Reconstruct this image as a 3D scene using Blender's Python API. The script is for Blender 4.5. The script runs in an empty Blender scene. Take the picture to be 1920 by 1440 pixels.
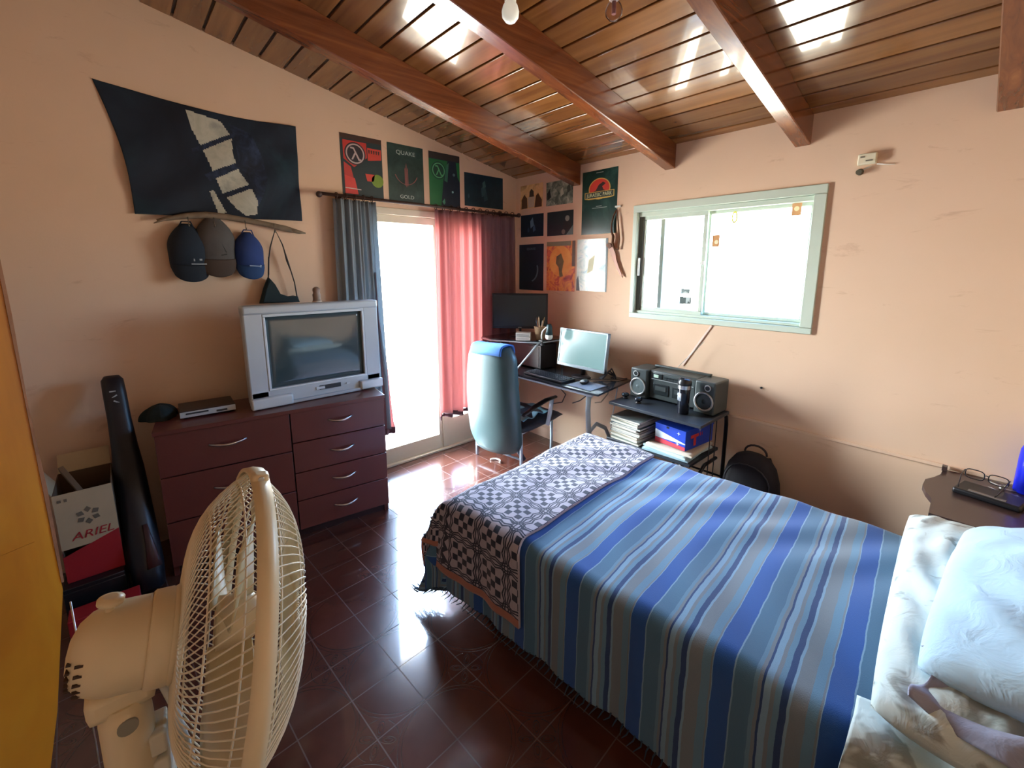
import bpy, bmesh, math, random
from mathutils import Matrix, Vector, Euler
R=math.radians
random.seed(7)
sc=bpy.context.scene
# ---------------------------------------------------------------- camera
yaw,pit=R(47.85),R(9.975)
CAM=Vector((3.142,-2.857,1.6))
F=Vector((-math.sin(yaw)*math.cos(pit),math.cos(yaw)*math.cos(pit),-math.sin(pit)))
RT=F.cross(Vector((0,0,1))).normalized(); UP=RT.cross(F)
cd=bpy.data.cameras.new('camera'); cam=bpy.data.objects.new('camera',cd); sc.collection.objects.link(cam)
cd.sensor_width=36; cd.lens=820/1920*36; cd.shift_x=-6/1920; cd.shift_y=-75.5/1920; cd.clip_start=.02
m3=Matrix((RT,UP,-F)).transposed().to_4x4(); m3.translation=CAM
cam.matrix_world=m3; sc.camera=cam
# ---------------------------------------------------------------- world, daylight, exposure
sc.view_settings.view_transform='Standard'; sc.view_settings.look='None'
sc.view_settings.gamma=1; sc.view_settings.use_curve_mapping=False
sc.view_settings.exposure=1.82
sc.cycles.use_denoising=True
try: sc.cycles.denoiser='OPENIMAGEDENOISE'
except Exception: pass
sc.cycles.max_bounces=10; sc.cycles.diffuse_bounces=6; sc.cycles.glossy_bounces=5; sc.cycles.transparent_max_bounces=16
sc.cycles.sample_clamp_indirect=12
GLOW=5.8   # hazy bright sky on the sun's side, beyond the balcony door
W=bpy.data.worlds.new('daylight'); sc.world=W; W.use_nodes=True
nt=W.node_tree; nt.nodes.clear()
o=nt.nodes.new('ShaderNodeOutputWorld'); b=nt.nodes.new('ShaderNodeBackground')
tc=nt.nodes.new('ShaderNodeTexCoord'); sp=nt.nodes.new('ShaderNodeSeparateXYZ'); mr=nt.nodes.new('ShaderNodeMapRange'); cr=nt.nodes.new('ShaderNodeValToRGB')
nt.links.new(tc.outputs['Generated'],sp.inputs[0]); nt.links.new(sp.outputs[2],mr.inputs[0])
mr.inputs[1].default_value=-1; mr.inputs[2].default_value=1
nt.links.new(mr.outputs[0],cr.inputs[0]); 
dp_=nt.nodes.new('ShaderNodeVectorMath'); dp_.operation='DOT_PRODUCT'; dp_.inputs[1].default_value=Vector((-.86,-.36,.34)).normalized(); nt.links.new(tc.outputs['Generated'],dp_.inputs[0])
mxx=nt.nodes.new('ShaderNodeMath'); mxx.operation='MAXIMUM'; mxx.inputs[1].default_value=0; nt.links.new(dp_.outputs['Value'],mxx.inputs[0])
pw_=nt.nodes.new('ShaderNodeMath'); pw_.operation='POWER'; pw_.inputs[1].default_value=5; nt.links.new(mxx.outputs[0],pw_.inputs[0])
sc_=nt.nodes.new('ShaderNodeVectorMath'); sc_.operation='SCALE'; sc_.inputs[0].default_value=(.92,.96,1.0); nt.links.new(pw_.outputs[0],sc_.inputs['Scale'])
sc2=nt.nodes.new('ShaderNodeVectorMath'); sc2.operation='SCALE'; sc2.inputs['Scale'].default_value=GLOW; nt.links.new(sc_.outputs[0],sc2.inputs[0])
ad_=nt.nodes.new('ShaderNodeVectorMath'); ad_.operation='ADD'; nt.links.new(cr.outputs[0],ad_.inputs[0]); nt.links.new(sc2.outputs[0],ad_.inputs[1])
nt.links.new(ad_.outputs[0],b.inputs[0]); nt.links.new(b.outputs[0],o.inputs[0])
e=cr.color_ramp.elements
e[0].position=0; e[0].color=(.80,.70,.55,1)
e[1].position=1; e[1].color=(.10,.36,1.0,1)
for p_,c_ in ((.47,(.95,.88,.78,1)),(.52,(.66,.86,1,1)),(.62,(.22,.54,1.05,1))):
    n_=e.new(p_); n_.color=c_
b.inputs[1].default_value=8.0
def portal(name,loc,rot,sx,sy):
    l=bpy.data.lights.new(name,'AREA'); l.shape='RECTANGLE'; l.size=sx; l.size_y=sy
    l.cycles.is_portal=True
    ob=bpy.data.objects.new(name,l); sc.collection.objects.link(ob); ob.location=loc; ob.rotation_euler=rot
portal('window_portal',(1.87,.14,1.63),(R(-90),0,0),1.15,.78)
portal('door_portal',(-.16,-.965,1.03),(0,R(-90),0),2.04,.99)
# ---------------------------------------------------------------- materials
def lin(c):
    return tuple(((x/255)/12.92 if x/255<=.04045 else ((x/255+.055)/1.055)**2.4) for x in c)+(1,)
class N:
    """tiny node-tree helper"""
    def __init__(s,name):
        s.m=bpy.data.materials.new(name); s.m.use_nodes=True; s.t=s.m.node_tree; s.n=s.t.nodes
        s.b=s.n['Principled BSDF']; s.out=s.n['Material Output']
    def add(s,t,**k):
        n=s.n.new(t)
        for a,v in k.items(): setattr(n,a,v)
        return n
    def l(s,a,b): s.t.links.new(a,b)
    def sock(s,v,inp):
        if isinstance(v,(int,float)): inp.default_value=v
        elif isinstance(v,(tuple,list)): inp.default_value=v
        else: s.l(v,inp)
    def ma(s,op,a,b=0,c=None):
        n=s.add('ShaderNodeMath',operation=op); s.sock(a,n.inputs[0]); s.sock(b,n.inputs[1])
        if c is not None: s.sock(c,n.inputs[2])
        return n.outputs[0]
    def mix(s,f,a,b):
        n=s.add('ShaderNodeMix',data_type='RGBA'); s.sock(f,n.inputs[0]); s.sock(a,n.inputs[6]); s.sock(b,n.inputs[7]); return n.outputs[2]
    def obj(s): return s.add('ShaderNodeTexCoord').outputs['Object']
    def uv(s): return s.add('ShaderNodeTexCoord').outputs['UV']
    def xyz(s,v): n=s.add('ShaderNodeSeparateXYZ'); s.l(v,n.inputs[0]); return n.outputs
    def map(s,v,sc_=(1,1,1),loc=(0,0,0),rot=(0,0,0)):
        n=s.add('ShaderNodeMapping'); s.l(v,n.inputs[0]); n.inputs[1].default_value=loc; n.inputs[2].default_value=rot; n.inputs[3].default_value=sc_; return n.outputs[0]
    def noise(s,v,scale,detail=4,rough=.55,dist=0):
        n=s.add('ShaderNodeTexNoise'); s.l(v,n.inputs['Vector']); n.inputs['Scale'].default_value=scale; n.inputs['Detail'].default_value=detail; n.inputs['Roughness'].default_value=rough; n.inputs['Distortion'].default_value=dist; return n.outputs[0]
    def ramp(s,f,els,interp='LINEAR'):
        n=s.add('ShaderNodeValToRGB'); s.l(f,n.inputs[0]); r=n.color_ramp; r.interpolation=interp
        r.elements[0].position=els[0][0]; r.elements[0].color=els[0][1]; r.elements[1].position=els[-1][0]; r.elements[1].color=els[-1][1]
        for p,c in els[1:-1]: q=r.elements.new(p); q.color=c
        return n.outputs[0]
    def bump(s,h,strength=.3,dist=.002):
        n=s.add('ShaderNodeBump'); n.inputs['Strength'].default_value=strength; n.inputs['Distance'].default_value=dist; s.l(h,n.inputs['Height']); s.l(n.outputs[0],s.b.inputs['Normal'])
def P(name,c,rough=.5,metal=0,var=0,vs=8,bump=0,bs=60,spec=.5,coat=0,emit=0,alpha=None,trans=0,sheen=0):
    s=N(name); col=lin(c); s.b.inputs['Roughness'].default_value=rough; s.b.inputs['Metallic'].default_value=metal
    s.b.inputs['Specular IOR Level'].default_value=spec; s.b.inputs['Coat Weight'].default_value=coat; s.b.inputs['Coat Roughness'].default_value=.08
    s.b.inputs['Transmission Weight'].default_value=trans
    if sheen: s.b.inputs['Sheen Weight'].default_value=sheen
    v=s.obj(); nn=s.noise(v,vs)
    a=max(var,.04)
    cc=s.mix(nn,tuple(x*(1-a) for x in col[:3])+(1,),tuple(min(1,x*(1+a)) for x in col[:3])+(1,))
    s.l(cc,s.b.inputs['Base Color'])
    if emit: s.l(cc,s.b.inputs['Emission Color']); s.b.inputs['Emission Strength'].default_value=emit
    if bump: s.bump(s.noise(v,bs,6),bump,.003)
    if alpha is not None: s.b.inputs['Alpha'].default_value=alpha
    return s.m
def sheer(name,c,tr=.4,c2=None):
    """woven cloth that lets some daylight through"""
    s=N(name); d=s.add('ShaderNodeBsdfDiffuse'); t=s.add('ShaderNodeBsdfTranslucent'); mx=s.add('ShaderNodeMixShader')
    nn=s.noise(s.map(s.obj(),(40,40,3)),3); a=lin(c); cc=s.mix(nn,tuple(x*.85 for x in a[:3])+(1,),a)
    s.l(cc,d.inputs[0]); s.l(cc if c2 is None else s.mix(nn,lin(c2),lin(c2)),t.inputs[0]); mx.inputs[0].default_value=tr
    s.l(d.outputs[0],mx.inputs[1]); s.l(t.outputs[0],mx.inputs[2]); s.l(mx.outputs[0],s.out.inputs[0]); return s.m
def glass_mat(name,tint=(.97,.99,.98),refl=.08):
    s=N(name); t=s.add('ShaderNodeBsdfTransparent'); t.inputs[0].default_value=tint+(1,); g=s.add('ShaderNodeBsdfGlossy'); g.inputs['Roughness'].default_value=.02
    lw=s.add('ShaderNodeLayerWeight'); lw.inputs[0].default_value=.12; mx=s.add('ShaderNodeMixShader')
    f=s.ma('MULTIPLY',lw.outputs['Fresnel'],.9); s.l(f,mx.inputs[0]); s.l(t.outputs[0],mx.inputs[1]); s.l(g.outputs[0],mx.inputs[2]); s.l(mx.outputs[0],s.out.inputs[0]); return s.m
# ---------------------------------------------------------------- mesh builder
I4=Matrix.Identity(4)
def TR(x=0,y=0,z=0,rx=0,ry=0,rz=0): return Matrix.Translation((x,y,z))@Euler((R(rx),R(ry),R(rz))).to_matrix().to_4x4()
WM={}
class MB:
    def __init__(s,M=None): s.bm=bmesh.new(); s.ms=[]; s.mi=0; s.M=M or I4; s.uv=s.bm.loops.layers.uv.new('UVMap')
    def mat(s,m):
        if m not in s.ms: s.ms.append(m)
        s.mi=s.ms.index(m); return s
    def _f(s,vs,smooth=False):
        try: f=s.bm.faces.new(vs)
        except ValueError: return None
        f.material_index=s.mi; f.smooth=smooth; return f
    def v(s,p,M=None): return s.bm.verts.new(s.M@((M@Vector(p)) if M else Vector(p)))
    def box(s,c,d,M=None,bev=0,seg=2,taper=1):
        q=Matrix.Translation(c); q=(M@q) if M else q
        x,y,z=d[0]/2,d[1]/2,d[2]/2; vs=[]
        for sz in (-1,1):
            t=taper if sz>0 else 1
            for sx,sy in ((-1,-1),(1,-1),(1,1),(-1,1)): vs.append(s.v((sx*x*t,sy*y*t,sz*z),q))
        fs=[s._f([vs[i] for i in k]) for k in ((3,2,1,0),(4,5,6,7),(0,1,5,4),(1,2,6,5),(2,3,7,6),(3,0,4,7))]
        if bev:
            es={e for f in fs for e in f.edges}
            r=bmesh.ops.bevel(s.bm,geom=list(es),offset=bev,segments=seg,profile=.6,affect='EDGES')
            for f in r['faces']: f.material_index=s.mi; f.smooth=True
        return s
    def ring(s,c,ax,r,n,up=None,M=None):
        ax=Vector(ax).normalized(); u=up or (Vector((0,0,1)) if abs(ax.z)<.9 else Vector((1,0,0)))
        a=ax.cross(u).normalized(); b_=ax.cross(a)
        r2=r if isinstance(r,tuple) else (r,r)
        return [s.v(Vector(c)+a*math.cos(2*math.pi*i/n)*r2[0]+b_*math.sin(2*math.pi*i/n)*r2[1],M) for i in range(n)]
    def loft(s,rings,cap=True,smooth=True,close=False):
        n=len(rings[0])
        rr=list(zip(rings,rings[1:]))+([(rings[-1],rings[0])] if close else [])
        for A,B in rr:
            for i in range(n): s._f([A[i],A[(i+1)%n],B[(i+1)%n],B[i]],smooth)
        if cap and not close: s._f(list(reversed(rings[0]))); s._f(rings[-1])
        return s
    def cyl(s,p0,p1,r0,r1=None,n=16,M=None,cap=True):
        p0,p1=Vector(p0),Vector(p1); r1=r0 if r1 is None else r1
        return s.loft([s.ring(p0,p1-p0,r0,n,None,M),s.ring(p1,p1-p0,r1,n,None,M)],cap)
    def tube(s,pts,r,n=8,M=None,close=False,cap=True):
        pts=[Vector(p) for p in pts]; L=len(pts); rs=r if isinstance(r,list) else [r]*L; rings=[]; a=None
        for i,p in enumerate(pts):
            if close: t=pts[(i+1)%L]-pts[i-1]
            else: t=pts[min(i+1,L-1)]-pts[max(i-1,0)]
            t.normalize()
            if a is None:
                u=Vector((0,0,1)) if abs(t.z)<.9 else Vector((1,0,0)); a=t.cross(u).normalized()
            else:
                a=(a-t*a.dot(t)).normalized()
            b_=t.cross(a); rr=rs[i]; rr=rr if isinstance(rr,tuple) else (rr,rr)
            rings.append([s.v(p+a*math.cos(2*math.pi*k/n)*rr[0]+b_*math.sin(2*math.pi*k/n)*rr[1],M) for k in range(n)])
        return s.loft(rings,cap,True,close)
    def lathe(s,prof,n=24,M=None,cap=True):
        return s.loft([[s.v((r*math.cos(2*math.pi*i/n),r*math.sin(2*math.pi*i/n),z),M) for i in range(n)] for r,z in prof],cap)
    def prism(s,pts,M,h):
        """polygon in local XY, extruded along +Z"""
        a=[s.v((p[0],p[1],0),M) for p in pts]; b_=[s.v((p[0],p[1],h),M) for p in pts]; n=len(pts)
        s._f(list(reversed(a))); s._f(b_)
        for i in range(n): s._f([a[i],a[(i+1)%n],b_[(i+1)%n],b_[i]])
        return s
    def grid(s,nx,ny,f,th=0,M=None,fuv=None,fmat=None,smooth=True):
        """surface f(u,v) with u,v in 0..1; th gives it real thickness along the normal"""
        P_=[[Vector(f(i/nx,j/ny)) for j in range(ny+1)] for i in range(nx+1)]
        def nrm(i,j):
            a=P_[min(i+1,nx)][j]-P_[max(i-1,0)][j]; b_=P_[i][min(j+1,ny)]-P_[i][max(j-1,0)]; n_=a.cross(b_)
            return n_.normalized() if n_.length>1e-9 else Vector((0,0,1))
        A=[[s.v(P_[i][j],M) for j in range(ny+1)] for i in range(nx+1)]
        B=[[s.v(P_[i][j]-nrm(i,j)*th,M) for j in range(ny+1)] for i in range(nx+1)] if th else None
        base=s.mi
        for i in range(nx):
            for j in range(ny):
                if fmat: s.mi=fmat((i+.5)/nx,(j+.5)/ny)
                q=[(i,j),(i+1,j),(i+1,j+1),(i,j+1)]
                f1=s._f([A[a][b_] for a,b_ in q],smooth)
                fs=[(f1,q)]
                if B: q2=list(reversed(q)); fs.append((s._f([B[a][b_] for a,b_ in q2],smooth),q2))
                for ff,qq in fs:
                    if ff:
                        for lp,(a,b_) in zip(ff.loops,qq): lp[s.uv].uv=fuv(a/nx,b_/ny) if fuv else (a/nx,b_/ny)
        if not fmat: s.mi=base
        if B:
            for i in range(nx):
                s._f([A[i+1][0],A[i][0],B[i][0],B[i+1][0]]); s._f([A[i][ny],A[i+1][ny],B[i+1][ny],B[i][ny]])
            for j in range(ny):
                s._f([A[0][j],A[0][j+1],B[0][j+1],B[0][j]]); s._f([A[nx][j+1],A[nx][j],B[nx][j],B[nx][j+1]])
        return s
    def ball(s,c,r,M=None,nu=16,nv=10):
        r=r if isinstance(r,tuple) else (r,r,r)
        rings=[[s.v((c[0]+r[0]*math.sin(t)*math.cos(2*math.pi*i/nu),c[1]+r[1]*math.sin(t)*math.sin(2*math.pi*i/nu),c[2]-r[2]*math.cos(t)),M) for i in range(nu)] for t in [math.pi*(.04+.92*j/nv) for j in range(nv+1)]]
        return s.loft(rings)
    def text(s,body,size,M,ext=.0006,font=None,align='CENTER',sx=1,shear=0):
        cu=bpy.data.curves.new('t','FONT'); cu.body=body; cu.size=size; cu.extrude=ext; cu.align_x=align; cu.align_y='CENTER'; cu.resolution_u=3; cu.shear=shear
        ob=bpy.data.objects.new('t',cu); sc.collection.objects.link(ob)
        dg=bpy.context.evaluated_depsgraph_get(); me=bpy.data.meshes.new_from_object(ob.evaluated_get(dg))
        n0=len(s.bm.faces); v0=len(s.bm.verts); s.bm.from_mesh(me); s.bm.verts.ensure_lookup_table(); s.bm.faces.ensure_lookup_table()
        S=Matrix.Diagonal((sx,1,1,1))
        for v_ in s.bm.verts[v0:]: v_.co=s.M@M@S@v_.co
        for f in s.bm.faces[n0:]: f.material_index=s.mi
        bpy.data.objects.remove(ob); bpy.data.curves.remove(cu); bpy.data.meshes.remove(me); return s
    def build(s,name,parent=None,label=None,cat=None,group=None,kind=None,local=False,subsurf=0):
        """geometry is in world space unless local=True; becomes one mesh object"""
        bmesh.ops.recalc_face_normals(s.bm,faces=s.bm.faces)
        if parent is not None:
            if not local: bmesh.ops.transform(s.bm,matrix=WM[parent].inverted(),verts=s.bm.verts)
            W_=WM[parent]; loc=None
        else:
            xs=[v_.co for v_ in s.bm.verts]
            loc=Vector(((min(p.x for p in xs)+max(p.x for p in xs))/2,(min(p.y for p in xs)+max(p.y for p in xs))/2,min(p.z for p in xs)))
            bmesh.ops.translate(s.bm,verts=s.bm.verts,vec=-loc); W_=Matrix.Translation(loc)
        me=bpy.data.meshes.new(name); s.bm.to_mesh(me); s.bm.free()
        for m in s.ms: me.materials.append(m)
        ob=bpy.data.objects.new(name,me); sc.collection.objects.link(ob)
        if parent is not None: ob.parent=parent
        else: ob.location=loc
        WM[ob]=W_.copy()
        if subsurf: md=ob.modifiers.new('smooth','SUBSURF'); md.levels=subsurf; md.render_levels=subsurf
        if label: ob['label']=label
        if cat: ob['category']=cat
        if group: ob['group']=group
        if kind: ob['kind']=kind
        return ob
def thing(name,label,cat,loc=(0,0,0),rz=0,group=None,kind=None):
    o=bpy.data.objects.new(name,None); sc.collection.objects.link(o); o.location=loc; o.rotation_euler=(0,0,R(rz)); o.empty_display_size=.05
    WM[o]=TR(*loc,rz=rz)
    if label: o['label']=label
    if cat: o['category']=cat
    if group: o['group']=group
    if kind: o['kind']=kind
    return o
def MA(y,z,x=0): return Matrix(((0,0,1,x),(1,0,0,y),(0,1,0,z),(0,0,0,1)))       # plane of wall_left: X=+y, Y=+z, Z=+x
def MBk(x,z,y=0): return Matrix(((1,0,0,x),(0,0,-1,y),(0,1,0,z),(0,0,0,1)))     # plane of wall_back: X=+x, Y=+z, Z=-y
def circ(cx,cy,r,n=24,a0=0,a1=360): return [(cx+r*math.cos(R(a0+(a1-a0)*i/(n if a1-a0==360 else n-1))),cy+r*math.sin(R(a0+(a1-a0)*i/(n if a1-a0==360 else n-1)))) for i in range(n)]
def ringp(mb,M,cx,cy,r,w,h=.001,n=28):
    a,b_=circ(cx,cy,r,n),circ(cx,cy,r-w,n)
    for i in range(n):
        j=(i+1)%n; mb.prism([a[i],a[j],b_[j],b_[i]],M,h)
# ================================================================ THE SETTING
H0,SL=2.40,.205
def ceil(y): return H0-SL*y
XR,YB=3.95,-3.75
def wallmat(name,c,c2,spots):
    s=N(name); v=s.obj(); s.b.inputs['Roughness'].default_value=.75; s.b.inputs['Specular IOR Level'].default_value=.25
    n1=s.noise(v,1.3,3,.6); n2=s.noise(s.map(v,(1,1,3.2)),3.4,5,.7,.6)
    f=s.ramp(n1,[(.3,lin(c)),(.7,lin(c2))])
    d=s.ramp(n2,[(.0,(0,0,0,1)),(.62,(0,0,0,1)),(.74,(1,1,1,1)),(1,(1,1,1,1))])
    g=s.mix(s.ma('MULTIPLY',d,spots),f,lin((168,120,92)))
    s.l(g,s.b.inputs['Base Color']); s.bump(s.noise(v,90,5),.12,.003); return s.m
M_wall=wallmat('pink_plaster',(220,188,158),(226,194,166),.35)
def plankmat():
    s=N('varnished_pine'); v=s.obj(); x=s.xyz(v)
    idx=s.ma('FLOOR',s.ma('DIVIDE',s.ma('SUBTRACT',.2,x[1]),.1365*math.cos(math.atan(.205))),0)
    wn=s.add('ShaderNodeTexWhiteNoise',noise_dimensions='1D'); s.l(idx,wn.inputs['W'])
    comb=s.add('ShaderNodeCombineXYZ'); s.l(s.ma('ADD',s.ma('MULTIPLY',x[0],1.0),s.ma('MULTIPLY',wn.outputs[0],9)),comb.inputs[0]); s.l(s.ma('MULTIPLY',x[1],14),comb.inputs[1]); s.l(x[2],comb.inputs[2])
    g=s.noise(comb.outputs[0],1.3,5,.5,.5)
    c=s.ramp(g,[(.25,lin((110,68,32))),(.5,lin((136,88,44))),(.75,lin((158,108,58)))])
    c=s.mix(s.ma('MULTIPLY',wn.outputs[0],.45),c,lin((84,48,26)))
    kn=s.noise(s.map(v,(1,1.6,1)),3.0,2,.5); k=s.ramp(kn,[(.0,(0,0,0,1)),(.74,(0,0,0,1)),(.80,(1,1,1,1)),(1,(1,1,1,1))])
    c=s.mix(k,c,lin((60,30,14)))
    s.l(c,s.b.inputs['Base Color']); s.b.inputs['Roughness'].default_value=.22; s.b.inputs['Coat Weight'].default_value=.75; s.b.inputs['Coat Roughness'].default_value=.05
    s.bump(s.noise(s.map(v,(1,.7,1)),5,2),.25,.01); return s.m
M_plank=plankmat()
def beammat():
    s=N('varnished_beam_wood'); v=s.obj(); g=s.noise(s.map(v,(14,.9,14)),2.0,6,.6,.8)
    c=s.ramp(g,[(.25,lin((88,44,24))),(.55,lin((122,66,34))),(.8,lin((150,90,48)))])
    s.l(c,s.b.inputs['Base Color']); s.b.inputs['Roughness'].default_value=.25; s.b.inputs['Coat Weight'].default_value=.6; s.b.inputs['Coat Roughness'].default_value=.09; return s.m
M_beam=beammat()
def tilemat():
    s=N('brown_floor_tile'); v=s.map(s.obj(),(1,1,1),(0,0,0)); 
    n=s.add('ShaderNodeMapping',vector_type='TEXTURE'); s.l(v,n.inputs[0]); n.inputs[1].default_value=(1.495,-2.008,0); n.inputs[2].default_value=(0,0,R(3.2)); n.inputs[3].default_value=(.1935,.1935,1)
    x=s.xyz(n.outputs[0])
    gx=s.ma('PINGPONG',x[0],.5); gy=s.ma('PINGPONG',x[1],.5)
    gr=s.ma('LESS_THAN',s.ma('MINIMUM',gx,gy),.011)
    # circle-and-flower relief, period two tiles
    u=s.ma('PINGPONG',s.ma('ADD',x[0],1),1); w=s.ma('PINGPONG',s.ma('ADD',x[1],1),1)
    r=s.ma('SQRT',s.ma('ADD',s.ma('MULTIPLY',u,u),s.ma('MULTIPLY',w,w)))
    def near(a,t,wd): return s.ma('LESS_THAN',s.ma('ABSOLUTE',s.ma('SUBTRACT',a,t)),wd)
    c1=near(r,.965,.008); c2=near(r,1.03,.006)
    a=s.ma('SUBTRACT',1,u); b2=s.ma('SUBTRACT',1,w)
    p=s.ma('DIVIDE',s.ma('ADD',a,b2),1.4142); q=s.ma('DIVIDE',s.ma('SUBTRACT',a,b2),1.4142)
    e1=s.ma('SQRT',s.ma('ADD',s.ma('POWER',s.ma('DIVIDE',s.ma('SUBTRACT',p,.19),.13),2),s.ma('POWER',s.ma('DIVIDE',q,.062),2)))
    pet=near(e1,1,.09); e2=near(e1,.55,.09)
    r2=s.ma('SQRT',s.ma('ADD',s.ma('MULTIPLY',a,a),s.ma('MULTIPLY',b2,b2))); 
    arc=s.ma('MULTIPLY',near(r2,.36,.008),s.ma('GREATER_THAN',s.ma('ABSOLUTE',q),.10))
    ln=s.ma('MAXIMUM',s.ma('MAXIMUM',c1,c2),s.ma('MAXIMUM',s.ma('MAXIMUM',pet,e2),arc))
    n1=s.noise(s.obj(),3.5,5,.6)
    base=s.ramp(n1,[(.3,lin((78,42,33))),(.7,lin((94,54,42)))])
    c=s.mix(s.ma('MULTIPLY',ln,.55),base,lin((50,24,18))); c=s.mix(gr,c,lin((96,74,66)))
    s.l(c,s.b.inputs['Base Color'])
    s.b.inputs['Coat Weight'].default_value=.8; s.b.inputs['Coat Roughness'].default_value=.05; rg=s.ma('ADD',.16,s.ma('ADD',s.ma('MULTIPLY',gr,.5),s.ma('MULTIPLY',n1,.10))); s.l(rg,s.b.inputs['Roughness'])
    s.b.inputs['Specular IOR Level'].default_value=.6
    h=s.ma('SUBTRACT',1,s.ma('MAXIMUM',gr,s.ma('MULTIPLY',ln,.5))); s.bump(h,.35,.002); return s.m
M_tile=tilemat()
M_alu=P('pale_aluminium',(196,208,192),.38,.0,spec=.6); M_alud=P('dark_aluminium',(96,98,90),.4)
M_cream=P('cream_door_paint',(206,196,172),.4,var=.05); M_glass=glass_mat('window_glass')
M_white=P('white_plastic',(225,225,218),.35); M_black=P('black_plastic',(24,25,28),.35); M_dark=P('dark_grey_plastic',(44,46,50),.42)
def sm(name,mb,**k): return mb.build(name,kind='structure',**k)
fl=MB().mat(M_tile); fl.box((XR/2,YB/2,-.05),(XR+.0,-YB,.10)); sm('floor',fl)
bpy.data.objects['floor'].location=(0,0,-.1)   # object space = room space so the tile grid starts in the corner
for v_ in bpy.data.objects['floor'].data.vertices: v_.co+=Vector((XR/2,YB/2,0))
# left wall (door) : pieces around the opening, one mesh
DY0,DY1,DZ=-1.46,-.47,2.035
wl=MB().mat(M_wall)
def pan(y0,y1,z0,zt0,zt1,x0=-.2,x1=0):
    a=[(y0,z0),(y1,z0),(y1,zt1),(y0,zt0)]; wl.prism(a,MA(0,0,x0),x1-x0)
pan(YB-.2,DY0,0,ceil(YB-.2)+.02,ceil(DY0)+.02); pan(DY0,DY1,DZ,ceil(DY0)+.02,ceil(DY1)+.02); pan(DY1,.2,0,ceil(DY1)+.02,ceil(.2)+.02)
sm('wall_left',wl)
WX0,WX1,WZ0,WZ1=1.30,2.44,1.25,2.01
wb=MB().mat(M_wall)
for x0,x1,z0,z1 in ((0,WX0,0,2.42),(WX1,XR,0,2.42),(WX0,WX1,0,WZ0),(WX0,WX1,WZ1,2.42)): wb.box(((x0+x1)/2,.1,(z0+z1)/2),(x1-x0,.2,z1-z0))
sm('wall_back',wb)
# low plaster ledge that runs along the back wall
lg=MB().mat(M_wall); lg.box(((1.36+XR)/2,-.004,.655),(XR-1.36,.012,.02),bev=.004); sm('trim_1',lg)
wr=MB().mat(M_wall); wr.prism([(YB-.2,0),(.2,0),(.2,ceil(.2)+.02),(YB-.2,ceil(YB-.2)+.02)],MA(0,0,XR),.2); sm('wall_right',wr)
wf=MB().mat(M_wall); wf.box((XR/2,YB-.1,ceil(YB)/2),(XR,.2,ceil(YB))); sm('wall_front',wf)
# ceiling planks (tongue and groove) : boards along x on the slope
ang=math.atan(SL)
cl=MB().mat(M_plank); y=.2; k=0
pw=.134/math.cos(ang)
L=(.2-YB+.2)/math.cos(ang); nn_=int(L/.136)+1
for i in range(nn_):
    t0=i*.1365; yc=.2-(t0+.068)*math.cos(ang); zc=ceil(yc)
    M=Matrix.Translation((XR/2,yc,zc))@Euler((-ang,0,0)).to_matrix().to_4x4()
    cl.box((0,0,.012),(XR+.4,.1275,.024),M,bev=.0035,seg=1)
cl.mat(P('roof_board_dark',(40,22,12),.6)); cl.box((XR/2,-1.8,ceil(-1.8)+.034),(XR+.4,4.25,.02),None) if False else None
M=Matrix.Translation((XR/2,YB/2,ceil(YB/2)+.036))@Euler((-ang,0,0)).to_matrix().to_4x4()
cl.box((0,0,0),(XR+.4,4.4,.02),M)
oc=sm('ceiling',cl)
for v_ in oc.data.vertices: v_.co+=oc.location
oc.location=(0,0,0)
def beam(x0,x1,n):
    b_=MB().mat(M_beam); ys,ye=.0,YB
    M=Matrix(((0,0,1,x0),(1,0,0,0),(0,1,0,0),(0,0,0,1)))
    b_.prism([(ys,ceil(ys)-.155),(ys,ceil(ys)+.002),(ye,ceil(ye)+.002),(ye,ceil(ye)-.155)],M,x1-x0)
    bmesh.ops.bevel(b_.bm,geom=list(b_.bm.edges),offset=.004,segments=1,affect='EDGES')
    b_.build('trim_%d'%n,kind='structure')
for n_,(a_,c_) in enumerate(((.69,.768),(1.504,1.578),(2.279,2.355),(3.03,3.11)),2): beam(a_,c_,n_)
# sliding window
wt=thing('window_1',None,None,(1.87,0,WZ0),kind='structure')
f_=MB().mat(M_alu); y0=-.012
def bar(mb,x0,x1,z0,z1,ya,yb,bev=.003): mb.box(((x0+x1)/2,(ya+yb)/2,(z0+z1)/2),(x1-x0,yb-ya,z1-z0),bev=bev,seg=1)
# outer flange + reveal
for a in ((1.278,2.46,1.985,2.035),(1.278,2.46,1.226,1.262),(1.278,1.312,1.262,1.985),(2.40,2.46,1.262,1.985)): bar(f_,*a,-.014,.12)
for a in ((1.312,2.40,1.955,1.985),(1.312,2.40,1.262,1.280)): bar(f_,*a,.01,.09)
f_.build('window_frame',wt)
f_=MB().mat(M_alu)
for a in ((1.345,1.81,1.93,1.957),(1.345,1.81,1.276,1.306),(1.345,1.367,1.306,1.93),(1.785,1.81,1.306,1.93)): bar(f_,*a,.028,.050)
f_.mat(M_alud); bar(f_,1.312,1.346,1.28,1.955,.02,.055)
sash=f_.build('sliding_sash',wt)
h_=MB().mat(M_white); h_.box((1.329,.010,1.60),(.014,.018,.13),bev=.004); h_.build('sash_handle',sash)
h_=MB().mat(M_white); h_.box((1.797,.020,1.625),(.028,.014,.022),bev=.003); h_.build('latch',sash)
g_=MB().mat(M_glass); bar(g_,1.362,1.79,1.30,1.935,.037,.041,0); g_.build('pane',sash)
f_=MB().mat(M_alu)
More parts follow.
